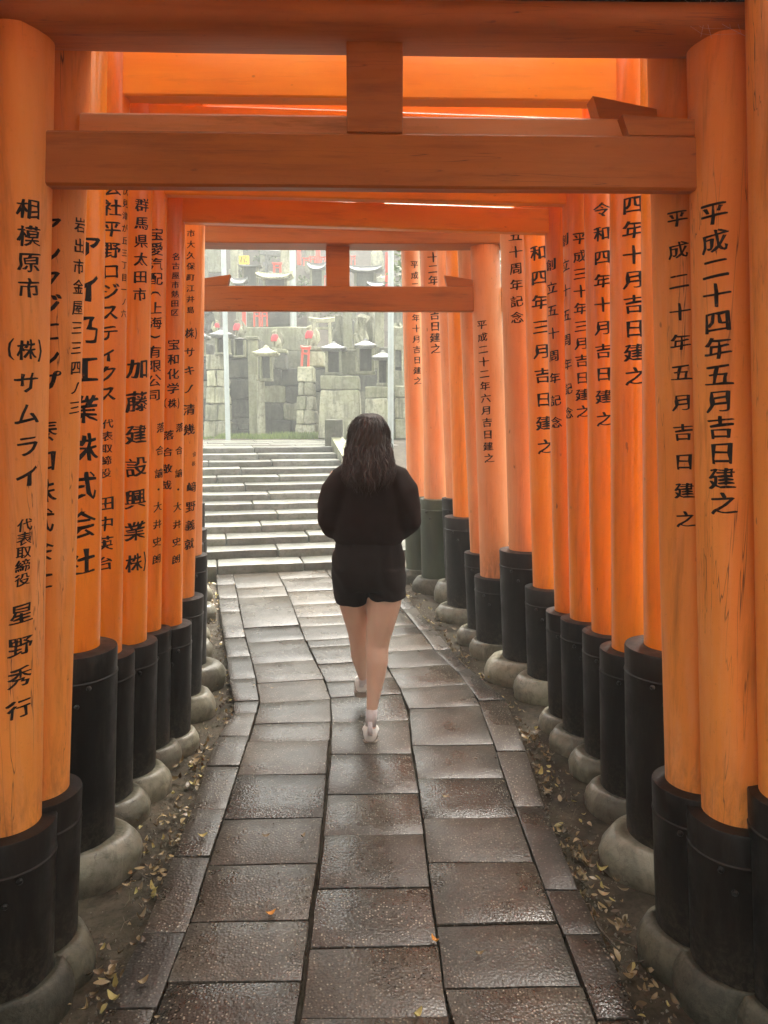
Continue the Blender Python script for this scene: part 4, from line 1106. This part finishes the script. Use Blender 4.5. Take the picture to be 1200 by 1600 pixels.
def leaf_geo(p, L, yaw, pitch_, roll, curl, gg):
    """one curled leaf: a midrib with two rows of blade points, 10 faces"""
    MM = Matrix.Translation(p) @ Matrix.Rotation(yaw, 4, 'Z') @ Matrix.Rotation(pitch_, 4, 'Y') @ Matrix.Rotation(roll, 4, 'X')
    n = 5; v = []; f = []
    for i in range(n+1):
        t = i/n; x = (t-.5)*L; w = L*.23*math.sin(math.pi*min(1, t*.93+.05))**.8; z = curl*L*((t-.5)**2)*2
        v += [MM @ Vector((x, -w, z + abs(curl)*w*.7)), MM @ Vector((x, 0, z)), MM @ Vector((x, w, z + abs(curl)*w*.7))]
    for i in range(n):
        k = i*3; f += [(k, k+1, k+4, k+3), (k+1, k+2, k+5, k+4)]
    gg.add(v, f)
lr = random.Random(3)
lit = G(); lit2 = G()
def gutter_point(side, Y):
    if side < 0:
        a = line_x(0, Y); return a - abs(lr.gauss(0, .075)) - .012
    a = line_x(5, Y); return a + abs(lr.gauss(0, .075)) + .012
piles = [(-1, 2.15), (-1, 2.6), (-1, 2.72), (-1, 3.0), (-1, 4.6), (-1, 5.3), (1, 2.1), (1, 2.35), (1, 2.62), (1, 2.8), (1, 3.35), (1, 3.7), (1, 4.6), (1, 5.1), (1, 5.8), (1, 6.6), (-1, 6.2), (-1, 4.1), (-1, 3.5)]
for i in range(820):
    if lr.random() < .6:
        s_, yc = lr.choice(piles); Y = yc + lr.gauss(0, .09)
    else:
        s_ = lr.choice((-1, 1)); Y = 1.7 + 5.6*lr.random()**.8
    if Y < 1.2 or Y > 7.3: continue
    x = gutter_point(s_, Y); z = SL*Y - .06 + .018*noise.noise(Vector((x*2.3, Y*2.3, 0))) + .014 + lr.random()*.018
    leaf_geo(Vector((x, Y, z)), lr.uniform(.016, .046)*lr.uniform(.7, 1.1), lr.uniform(0, 6.28), lr.gauss(0, .3), lr.gauss(0, .35), lr.uniform(-.5, 1.6), lit if lr.random() < .88 else lit2)
o = lit.make('leaf_litter', M['litter'], None, True); tag(o, 'brown and pale dead leaves lying in both gutters beside the paving', 'dead leaves', kind='stuff')
o = lit2.make('leaf_litter', M['litter_y'], None, True); tag(o, 'yellow dead leaves scattered through both gutters', 'dead leaves', kind='stuff')
for (lx, ly, L, yaw, mt, lb) in (
    (422, 1433, .036, .6, 'litter_o', 'small orange leaf lying on the left paving column'),
    (680, 1475, .036, 2.2, 'litter_o', 'small orange leaf on the joint right of the middle paving column'),
    (652, 1592, .040, 1.0, 'litter_y', 'yellow leaf at the bottom edge of the middle paving column'),
    (748, 1495, .028, 0.2, 'litter', 'pale brown leaf on the right paving column'),
    (473, 1311, .030, 1.2, 'litter', 'pale leaf lying near the wide dark joint'),
    (415, 1311, .034, .3, 'litter', 'pale slender leaf on the left paving column, left of its twin'),
    (695, 1249, .032, .1, 'litter', 'pale leaf on the right paving slab below the walker'),
    (178, 1567, .050, 2.6, 'litter_y', 'large yellowish leaf on the left border paving at the bottom'),
    (316, 1311, .040, .5, 'litter_y', 'yellow leaf on the left border paving'),
    (222, 1541, .040, .9, 'litter', 'red brown leaf on the dark left border paving')):
    p = on_slope(lx, ly); p.z += .009
    gg = G(); root = p
    lf = G(); leaf_geo(p, L, yaw, .12, .1, .9, lf)
    o = lf.make('fallen_leaf', M[mt], None, True); tag(o, lb, 'leaf', 'single leaves fallen on the paving')
# twig on the right gutter
tw = G(); q = [on_slope(*c) for c in ((922, 1400), (935, 1435), (948, 1450), (966, 1470))]
for c in q: c.z -= .03
tw.tube(q, [.003, .004, .004, .003], 7); o = tw.make('twig', M['bark'], None, True); tag(o, 'thin brown twig lying in the right gutter beside the big base stone', 'twig')

# ------------------------------------------------------------------ the walker
YP = 3.75
def W(x, y, dy=0.0):
    p = at(x, y, YP); return Vector((p.x, YP + dy, p.z))
def loft(gg, rows, n=28, axis_dir=None):
    """rows: (y px, left px, right px, thickness m, forward shift m[, roundness])"""
    rings = []
    for row in rows:
        y, l, r, th, sh = row[:5]; e = row[5] if len(row) > 5 else 1.0
        a = W(l, y, sh); b = W(r, y, sh); c = (a+b)/2; rx = (b.x-a.x)/2; ry = th/2
        ring = []
        for k in range(n):
            t = 2*math.pi*k/n; ct, s_ = math.cos(t), math.sin(t)
            ring.append(Vector((c.x + rx*math.copysign(abs(ct)**e, ct), c.y + ry*math.copysign(abs(s_)**e, s_), c.z)))
        rings.append(ring)
    v = [q for r_ in rings for q in r_]; f = []
    for j in range(len(rings)-1):
        for k in range(n):
            k2 = (k+1) % n; f.append((j*n+k, (j+1)*n+k, (j+1)*n+k2, j*n+k2))
    f.append(tuple(range(n))); f.append(tuple((len(rings)-1)*n+k for k in range(n))[::-1])
    gg.add(v, f)
def chain(gg, pts, n=16):
    """pts: (x px, y px, forward m, radius px)"""
    P_ = [W(x, y, d) for x, y, d, r in pts]; s = scale_at(YP, 1.0)
    gg.tube(P_, [r*s for *_, r in pts], n)
def fuse(gg, name, mat, parent, voxel=.008, smooth=6, wrinkle=0, wscale=6, seed=0, fold=None):
    """joins overlapping closed shapes into one continuous skin"""
    o0 = origin_of(parent)
    me = bpy.data.meshes.new('tmp'); me.from_pydata([tuple(q-o0) for q in gg.v], [], gg.f)
    bm = bmesh.new(); bm.from_mesh(me); bmesh.ops.recalc_face_normals(bm, faces=bm.faces[:]); bm.to_mesh(me); bm.free()
    o = bpy.data.objects.new('tmp', me); COL.objects.link(o)
    m1 = o.modifiers.new('r', 'REMESH'); m1.mode = 'VOXEL'; m1.voxel_size = voxel; m1.use_smooth_shade = True
    m2 = o.modifiers.new('s', 'SMOOTH'); m2.iterations = smooth; m2.factor = .5
    bpy.context.view_layer.update()
    res = bpy.data.meshes.new_from_object(o.evaluated_get(bpy.context.evaluated_depsgraph_get()))
    bpy.data.objects.remove(o)
    if wrinkle or fold:
        bm = bmesh.new(); bm.from_mesh(res); bm.normal_update()
        mv = []
        for q in bm.verts:
            p = q.co; d = 0
            if wrinkle: d += wrinkle*noise.noise(Vector((p.x*wscale+seed, p.y*wscale, p.z*wscale*1.5)))
            if fold: d += fold(p)
            mv.append(q.normal*d)
        for q, d in zip(bm.verts, mv): q.co += d
        bm.to_mesh(res); bm.free()
    res.name = name
    return link(name, res, mat, parent, True)

def cloth(name, col, rough=.9, scale=420):
    m, nt, b = NT(name); v = coords(nt, (1,1,1), False)
    wv = nd(nt, 'ShaderNodeTexWave'); wv.wave_type = 'BANDS'; wv.bands_direction = 'X'; wv.inputs['Scale'].default_value = scale*.35; wv.inputs['Distortion'].default_value = 1.5; nt.links.new(v, wv.inputs['Vector'])
    n1 = nz(nt, v, scale, 3, .7); n2 = nz(nt, v, 9, 4, .6)
    c = mixc(nt, tuple(x*.7 for x in col), tuple(x*1.5 for x in col), n2)
    nt.links.new(c, b.inputs['Base Color']); b.inputs['Roughness'].default_value = rough
    b.inputs['Sheen Weight'].default_value = .03; b.inputs['Sheen Roughness'].default_value = .6
    b.inputs['Specular IOR Level'].default_value = .2
    c1 = bump(nt, b, wv.outputs[0], .35, .002); bump(nt, b, n1, .5, .002, c1)
    return m
M['knit'] = cloth('dark_brown_knit', (.014,.0065,.0045))
M['shorts'] = cloth('black_shorts_cloth', (.012,.009,.008), .85, 300)
m, nt, b = NT('skin')
v_ = coords(nt, (1,1,1), False)
nt.links.new(mixc(nt, (.70,.45,.32), (.76,.53,.40), nz(nt, v_, 8, 3)), b.inputs['Base Color'])
b.inputs['Roughness'].default_value = .4; b.inputs['Subsurface Weight'].default_value = .12; b.inputs['Subsurface Radius'].default_value = (.02,.008,.004); b.inputs['Subsurface Scale'].default_value = .4
bump(nt, b, nz(nt, v_, 300, 3), .12, .001)
M['skin'] = m
m, nt, b = NT('dark_brown_hair'); v_ = coords(nt, (1,1,.12), False)
hc = mixc(nt, (.009,.005,.0035), (.030,.016,.009), ramp(nt, nz(nt, v_, 90, 4, .6), [(.35, g(0)), (.7, g(1))]))
so = nd(nt, 'ShaderNodeSeparateXYZ'); tco = nd(nt, 'ShaderNodeTexCoord'); nt.links.new(tco.outputs['Object'], so.inputs[0])
nt.links.new(mixc(nt, hc, (.050,.026,.014,1), ramp(nt, so.outputs[2], [(0, g(0)), (1, g(0))])), b.inputs['Base Color'])
mr = nd(nt, 'ShaderNodeMapRange'); mr.inputs[1].default_value = 1.52; mr.inputs[2].default_value = 1.34; nt.links.new(so.outputs[2], mr.inputs[0])
nt.links.new(mixc(nt, hc, (.030,.015,.009,1), mr.outputs[0]), b.inputs['Base Color'])
b.inputs['Roughness'].default_value = .42; b.inputs['Specular IOR Level'].default_value = .45
bump(nt, b, nz(nt, v_, 220, 3), .6, .003)
M['hair'] = m
M['sock'] = plain('pale_sock', (.62,.58,.58), .9, 0, .4, 200, .1)
M['shoe'] = plain('white_trainer', (.80,.78,.74), .6, 0, .2, 60, .12)
M['sole'] = plain('trainer_sole', (.26,.22,.18), .7, 0, .2, 60, .15)  # sole colour darkened to stand in for the shadow under the shoes

foot = on_slope(580, 1148)
person = thing('person', (foot.x, YP, SL*YP), 'woman with long dark hair, dark jumper and shorts walking away up the path', 'person')
# --- the body, one continuous figure
gg = G()
loft(gg, [(722,549,604,.11,.01),(738,530,625,.17,.02),(758,523,632,.20,.03),(785,527,626,.20,.03),(815,533,620,.19,.03),(842,533,619,.19,.03),(862,527,627,.21,.02),(888,522,632,.23,.01),(908,523,630,.22,.01),(916,530,622,.18,.01)])
# neck and head
chain(gg, [(576,738,.02,20),(576,722,.02,17),(577,708,.03,17),(577,695,.035,18)])
loft(gg, [(648,567,587,.06,.03),(653,559,595,.13,.03),(664,553,601,.17,.035),(678,551,603,.185,.04),(690,553,601,.18,.045),(700,557,597,.15,.06),(708,562,592,.11,.075),(713,567,587,.06,.085)])
# nose, chin, brow, ears (the face looks up the path)
c_ = W(577, 686, .14); gg.tube([c_+Vector((0,-.03,.022)), c_+Vector((0,.0,-.004)), c_+Vector((0,.002,-.016))], [.008,.013,.009], 10, up=(0,1,0))
for s in (-1, 1):
    e = W(577+s*26, 684, .035); gg.tube([e+Vector((0,-.008,.024)), e+Vector((s*.008,-.002,0)), e+Vector((0,.004,-.024))], [.007,.012,.007], 8)
# left leg, stepping forward
chain(gg, [(549,905,.02,25),(550.5,930,.04,25.5),(552,950,.06,23),(556,978,.08,19),(559,1000,.10,16.5),(560.5,1020,.12,15.6),(561,1038,.14,15),(563,1060,.17,10.5),(565,1080,.21,7.2),(565,1094,.24,6.6),(565,1102,.25,8)])
# right leg, pushing off
chain(gg, [(603,900,.0,30),(601,925,.0,29),(598.5,945,-.01,27.5),(595,970,-.01,23.5),(591,995,-.0,20),(589,1010,.0,18.8),(589,1032,-.02,17.8),(587,1055,-.03,15),(584,1080,-.05,11),(581,1103,-.07,8.2),(580,1120,-.08,7.6),(580,1133,-.08,9)])
# feet inside the shoes
chain(gg, [(565,1100,.24,8),(563,1106,.30,9),(562,1104,.38,7)], 12)
chain(gg, [(580,1133,-.08,9),(580,1146,-.05,9),(580,1148,.04,9),(580,1146,.10,7)], 12)
# arms bent in front of the body, and hands meeting before the waist
for s in (-1, 1):
    X = lambda x: 577 + s*(x-577)
    chain(gg, [(X(620),745,.02,19),(X(634),768,.01,16),(X(640),795,.03,14),(X(636),812,.07,13.5),(X(622),818,.14,12),(X(606),815,.21,9.5),(X(597),812,.25,8)])
    # palm, four fingers of unequal length curled over the other hand, and a thumb
    w0 = W(X(597), 812, .25)
    gg.tube([w0, w0+Vector((-s*.03,.02,0)), w0+Vector((-s*.06,.03,0))], [(.022,.014),(.030,.014),(.030,.012)], 12, up=(0,1,0))
    for k, L in enumerate((.062, .070, .066, .052)):
        z_ = (.026 - .0175*k); b0 = w0+Vector((-s*.058,.032,z_))
        gg.tube([b0, b0+Vector((-s*L*.42,.010,-.001)), b0+Vector((-s*L*.75,.0,-.003)), b0+Vector((-s*L*.9,-.018,-.005))], [.0085,.008,.0075,.006], 8)
    t0 = w0+Vector((-s*.02,.018,.022)); gg.tube([t0, t0+Vector((-s*.024,.0,.024)), t0+Vector((-s*.052,-.006,.028))], [.010,.009,.007], 8)
body = fuse(gg, 'body', M['skin'], person, .0065, 4)
# eyes, brows and mouth
for s in (-1, 1):
    e = W(577, 681, .128) + Vector((s*.030, 0, 0))
    gq = G(); gq.tube([e+Vector((0,-.006,0)), e+Vector((0,.0,0)), e+Vector((0,.004,0))], [.010,.011,.006], 12); gq.make('eye', plain('eye_white', (.7,.68,.65), .3) if s < 0 else bpy.data.materials['eye_white'], body, True)
    gq = G(); gq.tube([e+Vector((-.014,.004,.017)), e+Vector((0,.006,.021)), e+Vector((.014,.004,.017))], [.002,.0035,.002], 8); gq.make('eyebrow', M['hair'], body, True)
e = W(577, 698, .130); gq = G(); gq.tube([e+Vector((-.02,-.006,0)), e+Vector((0,.004,0)), e+Vector((.02,-.006,0))], [.002,.007,.002], 10); gq.make('mouth', plain('lips', (.45,.13,.11), .4), body, True)

# --- jumper: wide batwing sleeves gathered at the wrists, bloused over the waist
gg = G()
loft(gg, [(716,558,597,.12,.01),(724,542,612,.17,.01),(738,524,630,.21,.02),(760,519,636,.25,.02),(790,517,638,.27,.02),(815,518,636,.275,.02),(835,518,633,.27,.02),(846,521,629,.25,.02),(852,526,625,.21,.02)])
for s in (-1, 1):
    X = lambda x: 576.5 + s*(x-576.5)
    chain(gg, [(X(598),742,.02,24),(X(614),752,.015,28),(X(625),770,.01,29),(X(631),792,.015,27.5),(X(631),812,.03,27),(X(625),828,.07,22),(X(616),832,.12,19),(X(606),826,.18,15),(X(600),817,.22,11.5)], 22)
def jumper_fold(p):
    q = p + origin_of(person)
    d = .0045*math.sin(34*(q.z-1.05) + 9*noise.noise(q*3.5)) * max(0, 1-abs(q.z-1.14)/.16)
    d += .006*noise.noise(Vector((q.x*14, q.y*9, q.z*4)))
    # soft hang lines from the shoulders to the elbows
    d += .004*math.sin(40*(abs(q.x-W(577,800).x)*1.2 + (q.z-1.3)*.55)) * max(0, min(1, (abs(q.x-W(577,800).x)-.08)/.08))
    return d
fuse(gg, 'jumper', M['knit'], person, .0075, 8, .006, 7, 3, jumper_fold)
# --- shorts
gg = G()
loft(gg, [(838,531,622,.21,.02),(848,524,627,.235,.015),(866,519,631,.275,.01),(890,517.5,634,.295,.005),(908,518.5,634,.29,.005),(918,520,634,.27,.005)])
loft(gg, [(885,518,579,.26,.01),(912,519.5,578,.26,.012),(930,522.5,577,.24,.018),(943,525.5,575,.215,.025)])
loft(gg, [(885,574,634,.27,.005),(912,574,634.5,.265,.0),(932,575,633.5,.25,-.003)])
def shorts_fold(p):
    q = p + origin_of(person)
    return .003*math.sin(60*q.x + 30*q.z + 6*noise.noise(q*5)) + .0035*noise.noise(Vector((q.x*16, q.y*10, q.z*7)))
fuse(gg, 'shorts', M['shorts'], person, .007, 6, .003, 9, 8, shorts_fold)
# --- socks and trainers
gg = G(); chain(gg, [(581,1100,-.068,9.2),(580.5,1112,-.075,8.8),(580,1124,-.08,9)], 20); gg.make('sock', M['sock'], person, True)
gg = G(); chain(gg, [(565,1080,.205,8),(565,1090,.235,7.6),(565,1098,.25,8)], 20); gg.make('sock', M['sock'], person, True)
def trainer(hx, hy, fwd, pitch_, hs_):
    """heel at the pixel, toe pointing up the path"""
    h = W(hx, hy, fwd); L = .245; gg = G()
    def T(x, y, z): 
        c, s = math.cos(pitch_), math.sin(pitch_); return h + Vector((x, y*c + z*s, z*c - y*s))
    rings = []
    for (y, w, z0, z1, wt) in ((-.004,.026,.012,.085,.6),(.012,.034,.006,.108,.7),(.045,.037,.0,.112,.72),(.075,.037,.0,.098,.62),(.11,.039,.0,.078,.62),(.15,.044,.0,.062,.66),(.19,.044,.002,.052,.62),(.222,.036,.006,.042,.55),(.242,.018,.012,.028,.5)):
        ring = []
        for k in range(18):
            a = 2*math.pi*k/18; zz = (z0+z1)/2 + (z1-z0)/2*math.sin(a); ww = w*(1 if math.sin(a) < 0 else 1-(1-wt)*math.sin(a))
            ring.append(T(ww*math.copysign(abs(math.cos(a))**.7, math.cos(a)), y, zz))
        rings.append(ring)
    v = [q for r_ in rings for q in r_]; n = 18
    f = [(j*n+k, j*n+(k+1)%n, (j+1)*n+(k+1)%n, (j+1)*n+k) for j in range(len(rings)-1) for k in range(n)] + [tuple(range(n))[::-1], tuple((len(rings)-1)*n+k for k in range(n))]
    gg.add(v, f); shoe = gg.make('trainer', M['shoe'], person, True)
    gs = G(); rings = []
    out = [(-.010,.024),(.0,.033),(.03,.040),(.08,.039),(.13,.043),(.18,.047),(.215,.042),(.24,.026),(.252,.006)]
    v = []
    for z in (-.012, .016):
        for (y, w) in out: v.append(T(-w, y, z))
        for (y, w) in out[::-1]: v.append(T(w, y, z))
    n = len(out)*2
    f = [(k, (k+1)%n, n+(k+1)%n, n+k) for k in range(n)] + [tuple(range(n))[::-1], tuple(range(n, 2*n))]
    gs.add(v, f); gs.make('sole', M['sole'], shoe, angle=40)
    gs = G(); gs.tube([T(0,-.006,.045), T(0,-.010,.075), T(0,-.006,.115)], [(.012,.004),(.013,.004),(.010,.004)], 8, up=(0,1,0)); gs.make('heel_tab', M['sock'], shoe, True)
    gs = G()
    for k in range(4): gs.tube([T(-.022,.075+.022*k,.092-.011*k), T(0,.078+.022*k,.104-.012*k), T(.022,.075+.022*k,.092-.011*k)], .003, 6)
    gs.make('laces', M['sock'], shoe, True)['kind'] = 'stuff'
zr = path_z(YP)
pr = W(579, 1150, -.10); hr = pr.z - path_z(YP-.1)
trainer(579, 1149, -.11, .10, 0)
trainer(563, 1110, .22, 0.0, 0)

# --- hair: a full back-of-head mass falling in waves past the shoulders, with loose strands
gg = G()
loft(gg, [(646,567,588,.07,.01),(651,558,597,.15,.01),(660,551,603,.20,.01),(672,547,606.5,.225,.005),(686,544.5,608.5,.225,-.005),(700,544,609,.20,-.02),(712,543.5,609,.17,-.04),(722,544,608,.13,-.07),(731,547,605,.10,-.09),(739,552,600,.08,-.10),(746,558,593,.05,-.11)])
HX = W(576, 700).x
def hair_fold(p):
    q = p + origin_of(person); a = math.atan2(q.x-HX, -(q.y-YP))
    t = max(0, min(1, (1.70-q.z)/.35))
    return (.0045*math.sin(26*a + 5*math.sin(18*q.z)) + .003*math.sin(61*a + 3*math.sin(25*q.z)))*(.35+.65*t) + .01*t*noise.noise(Vector((q.x*14, q.y*6, q.z*9)))
hair = fuse(gg, 'hair', M['hair'], person, .0065, 5, 0, 1, 0, hair_fold)
hr_ = random.Random(9); gs = G(); lk = G()
def lock(u_, y0, y_end, off, amp, n=13):
    a = u_*1.9; ph = hr_.uniform(0, 6.28); fr = hr_.uniform(.13, .20); pts = []
    for k in range(n):
        t = k/(n-1); y = y0 + (y_end-y0)*t
        hw = 5 + 24.5*min(1, math.sqrt(max(0, (y-644)/28))) + 7*max(0, min(1, (y-690)/45)) - max(0, y-742)*.25 + off
        th = (.035 + .075*min(1, math.sqrt(max(0, (y-644)/26)))) * (1 - .45*max(0, min(1, (y-700)/60)))
        sh = .01 - .13*max(0, min(1, (y-690)/60))
        wv = amp*math.sin(ph + y*fr)*min(1, t*1.6)
        pts.append(W(576.5 + hw*math.sin(a) + wv, y, sh - th*math.cos(a) - .0012*off - .004*math.sin(ph*2 + y*fr)*t))
    return pts
for i in range(130):          # wavy locks, each tapering to a tip
    u_ = hr_.uniform(-1, 1); ye = hr_.uniform(736, 770) - 24*abs(u_)
    P_ = lock(u_, hr_.uniform(655, 705), ye, hr_.uniform(-1, 1.5), hr_.uniform(2.0, 5.5))
    r0 = hr_.uniform(.0045, .0085); n = len(P_)
    lk.tube(P_, [(r0*(.4+.6*min(1, k/4))*(1-(k/(n-1))**3*.93), r0*.55*(1-(k/(n-1))**3*.9)) for k in range(n)], 6)
o = lk.make('hair_locks', M['hair'], hair, True); o['kind'] = 'stuff'
for i in range(900):
    u_ = hr_.uniform(-1, 1); ye = hr_.uniform(730, 774) - 26*abs(u_) if hr_.random() < .75 else hr_.uniform(690, 735)
    P_ = lock(u_, hr_.uniform(650, 700), ye, hr_.uniform(.2, 4.2)*hr_.random()+.3, hr_.uniform(1.0, 5.5), 11)
    gs.tube(P_, [.0015*(1-.7*(k/10)**2) for k in range(11)], 4, cap=False)
o = gs.make('loose_strands', M['hair'], hair, True); o['kind'] = 'stuff'

# ------------------------------------------------------------------ the misty air
hz = G(); hz.box((-29, -9, -1.6), (29, 33, 12.5))
m = bpy.data.materials.new('haze'); m.use_nodes = True; m.node_tree.nodes.clear()
pv = m.node_tree.nodes.new('ShaderNodeVolumePrincipled'); pv.inputs['Color'].default_value = (.93, .96, .93, 1); pv.inputs['Density'].default_value = .0095; pv.inputs['Anisotropy'].default_value = .3
ou = m.node_tree.nodes.new('ShaderNodeOutputMaterial'); m.node_tree.links.new(pv.outputs[0], ou.inputs['Volume'])
o = hz.make('haze', m); tag(o, 'pale mist in the air over the whole shrine', 'haze', kind='stuff')

# crowd of small tablets and rocks up the hillside, with low shrubs between
hs_r = random.Random(21)
base_o = None
ORD = ['leftmost', 'second from left', 'third from left', 'fourth from left', 'fifth from left', 'middle', 'fifth from right', 'fourth from right', 'third from right', 'second from right', 'rightmost']
ROW = ['lowest', 'second', 'third', 'fourth', 'top']
for row in range(5):
    for i in range(11):
        Y = 18.6 + row*1.15 + hs_r.uniform(-.3, .3); x = -6.0 + i*.82 + hs_r.uniform(-.25, .25)
        z = ground_z(x, Y); w = hs_r.uniform(.18, .42); h = hs_r.uniform(.5, 1.25)
        mt = hs_r.choice(['far_stone','far_stone','far_pale','far_dark']); rnd = hs_r.random() < .5
        lb = '%s %s stone tablet, %s in the %s row on the hillside' % ({'far_stone': 'mossy', 'far_pale': 'pale', 'far_dark': 'dark'}[mt], 'rounded' if rnd else 'squared', ORD[i], ROW[row])
        r_ = thing('stone_tablet', (x, Y, z), lb, 'stone tablet', 'crowded stone tablets on the hillside')
        rough_block((x, Y, z+h/2-.05), (w, .2, h+.1), 'stone', M[mt], r_, .05 if rnd else .015, .06 if rnd else .012, taper=.25 if rnd else 0, cuts=2, rot=hs_r.uniform(-.3, .3))
v = []; f = []
for i in range(46):
    x = hs_r.uniform(-7, 6); Y = hs_r.uniform(18.2, 26); z = ground_z(x, Y)
    vv, ff = leaf_cloud((x, Y, z+.25), (.55, .4, .35), 260, .11, 100+i, 6)
    k = len(v); v += vv; f += [tuple(q+k for q in t) for t in ff]
o = mesh('undergrowth', v, f, M['leaf']); tag(o, 'low green undergrowth between the tablets on the hillside', 'undergrowth', kind='stuff')
# cobweb in the upper right corner under the black cap
cw = G(); c0 = at(1102, 22, 1.98)
ends_ = [(1045,-20),(1068,40),(1095,58),(1112,60),(1142,-4),(1150,4),(1168,58),(1088,-20),(1118,-20)]
for (x, y) in ends_:
    cw.tube([c0, at((x+1102)/2, (y+22)/2+1.5, 1.985), at(x, y, 1.99)], .00035, 4)
for k in (.35, .6, .85):
    P_ = sorted(ends_, key=lambda q: math.atan2(q[1]-22, q[0]-1102))
    for a, b_ in zip(P_, P_[1:]):
        cw.tube([at(1102+(a[0]-1102)*k, 22+(a[1]-22)*k, 1.985), at(1102+(b_[0]-1102)*k, 22+(b_[1]-22)*k, 1.985)], .0002, 4)
o = cw.make('cobweb', plain('cobweb_silk', (.6,.6,.58), .5)); tag(o, 'thin cobweb strung below the black cap beam at the upper right', 'cobweb')

grit = G(); gr_ = random.Random(4)
for i in range(2600):
    s_ = gr_.choice((-1, 1)); Y = 1.6 + 5.5*gr_.random(); off = abs(gr_.gauss(0, .09)) + .01
    x = line_x(0, Y) - off if s_ < 0 else line_x(5, Y) + off
    z = SL*Y - .06 + .018*noise.noise(Vector((x*2.3, Y*2.3, 0))) + .012*noise.noise(Vector((x*7, Y*7, 3))); r_ = gr_.uniform(.002, .008)
    a = gr_.uniform(0, 3); p = Vector((x, Y, z+r_*.3))
    vv = [p+Vector((r_*math.cos(a+k*2.09)*gr_.uniform(.7,1.3), r_*math.sin(a+k*2.09)*gr_.uniform(.7,1.3), -r_*.6)) for k in range(3)] + [p+Vector((0,0,r_*.9))]
    grit.add(vv, [(0,2,1),(0,1,3),(1,2,3),(2,0,3)])
o = grit.make('grit', M['concrete']); tag(o, 'fine grit and small pebbles in the gutters beside the paving', 'grit', kind='stuff')
tws = G()
for i in range(70):
    s_ = gr_.choice((-1, 1)); Y = 1.8 + 5*gr_.random(); off = abs(gr_.gauss(0, .06)) + .02
    x = line_x(0, Y) - off if s_ < 0 else line_x(5, Y) + off; z = SL*Y - .048; a = gr_.uniform(0, 6.28); L = gr_.uniform(.03, .11)
    p = Vector((x, Y, z)); d = Vector((math.cos(a), math.sin(a), gr_.uniform(-.05, .25))); e = Vector((-d.y, d.x, 0))*L*gr_.uniform(-.2, .2)
    tws.tube([p, p+d*L*.5+e, p+d*L], [.0018, .0016, .0008], 5)
o = tws.make('fine_twigs', M['bark']); tag(o, 'thin broken twigs among the dead leaves in the gutters', 'twigs', kind='stuff')

db = G(); dl = G()
for i in range(420):
    Y = 1.7 + 5.2*gr_.random(); k = gr_.random(); x = line_x(0, Y)*(1-k) + line_x(5, Y)*k
    p = Vector((x, Y, path_z(Y)+.005)); r_ = gr_.uniform(.0015, .0045); a = gr_.uniform(0, 3)
    if gr_.random() < .8:
        vv = [p+Vector((r_*math.cos(a+q*2.09), r_*math.sin(a+q*2.09), -.002)) for q in range(3)] + [p+Vector((0,0,r_*.8))]
        db.add(vv, [(0,2,1),(0,1,3),(1,2,3),(2,0,3)])
    elif k < .16 or k > .84:
        leaf_geo(p+Vector((0,0,.003)), gr_.uniform(.012,.03), gr_.uniform(0,6.28), gr_.gauss(0,.12), gr_.gauss(0,.12), gr_.uniform(.2,1), dl)
o = db.make('grit', M['concrete'], None); tag(o, 'fine dark grit scattered over the paving slabs', 'grit', kind='stuff')
o = dl.make('leaf_scraps', M['litter'], None, True); tag(o, 'small scraps of brown leaf on the border slabs', 'leaf scraps', kind='stuff')
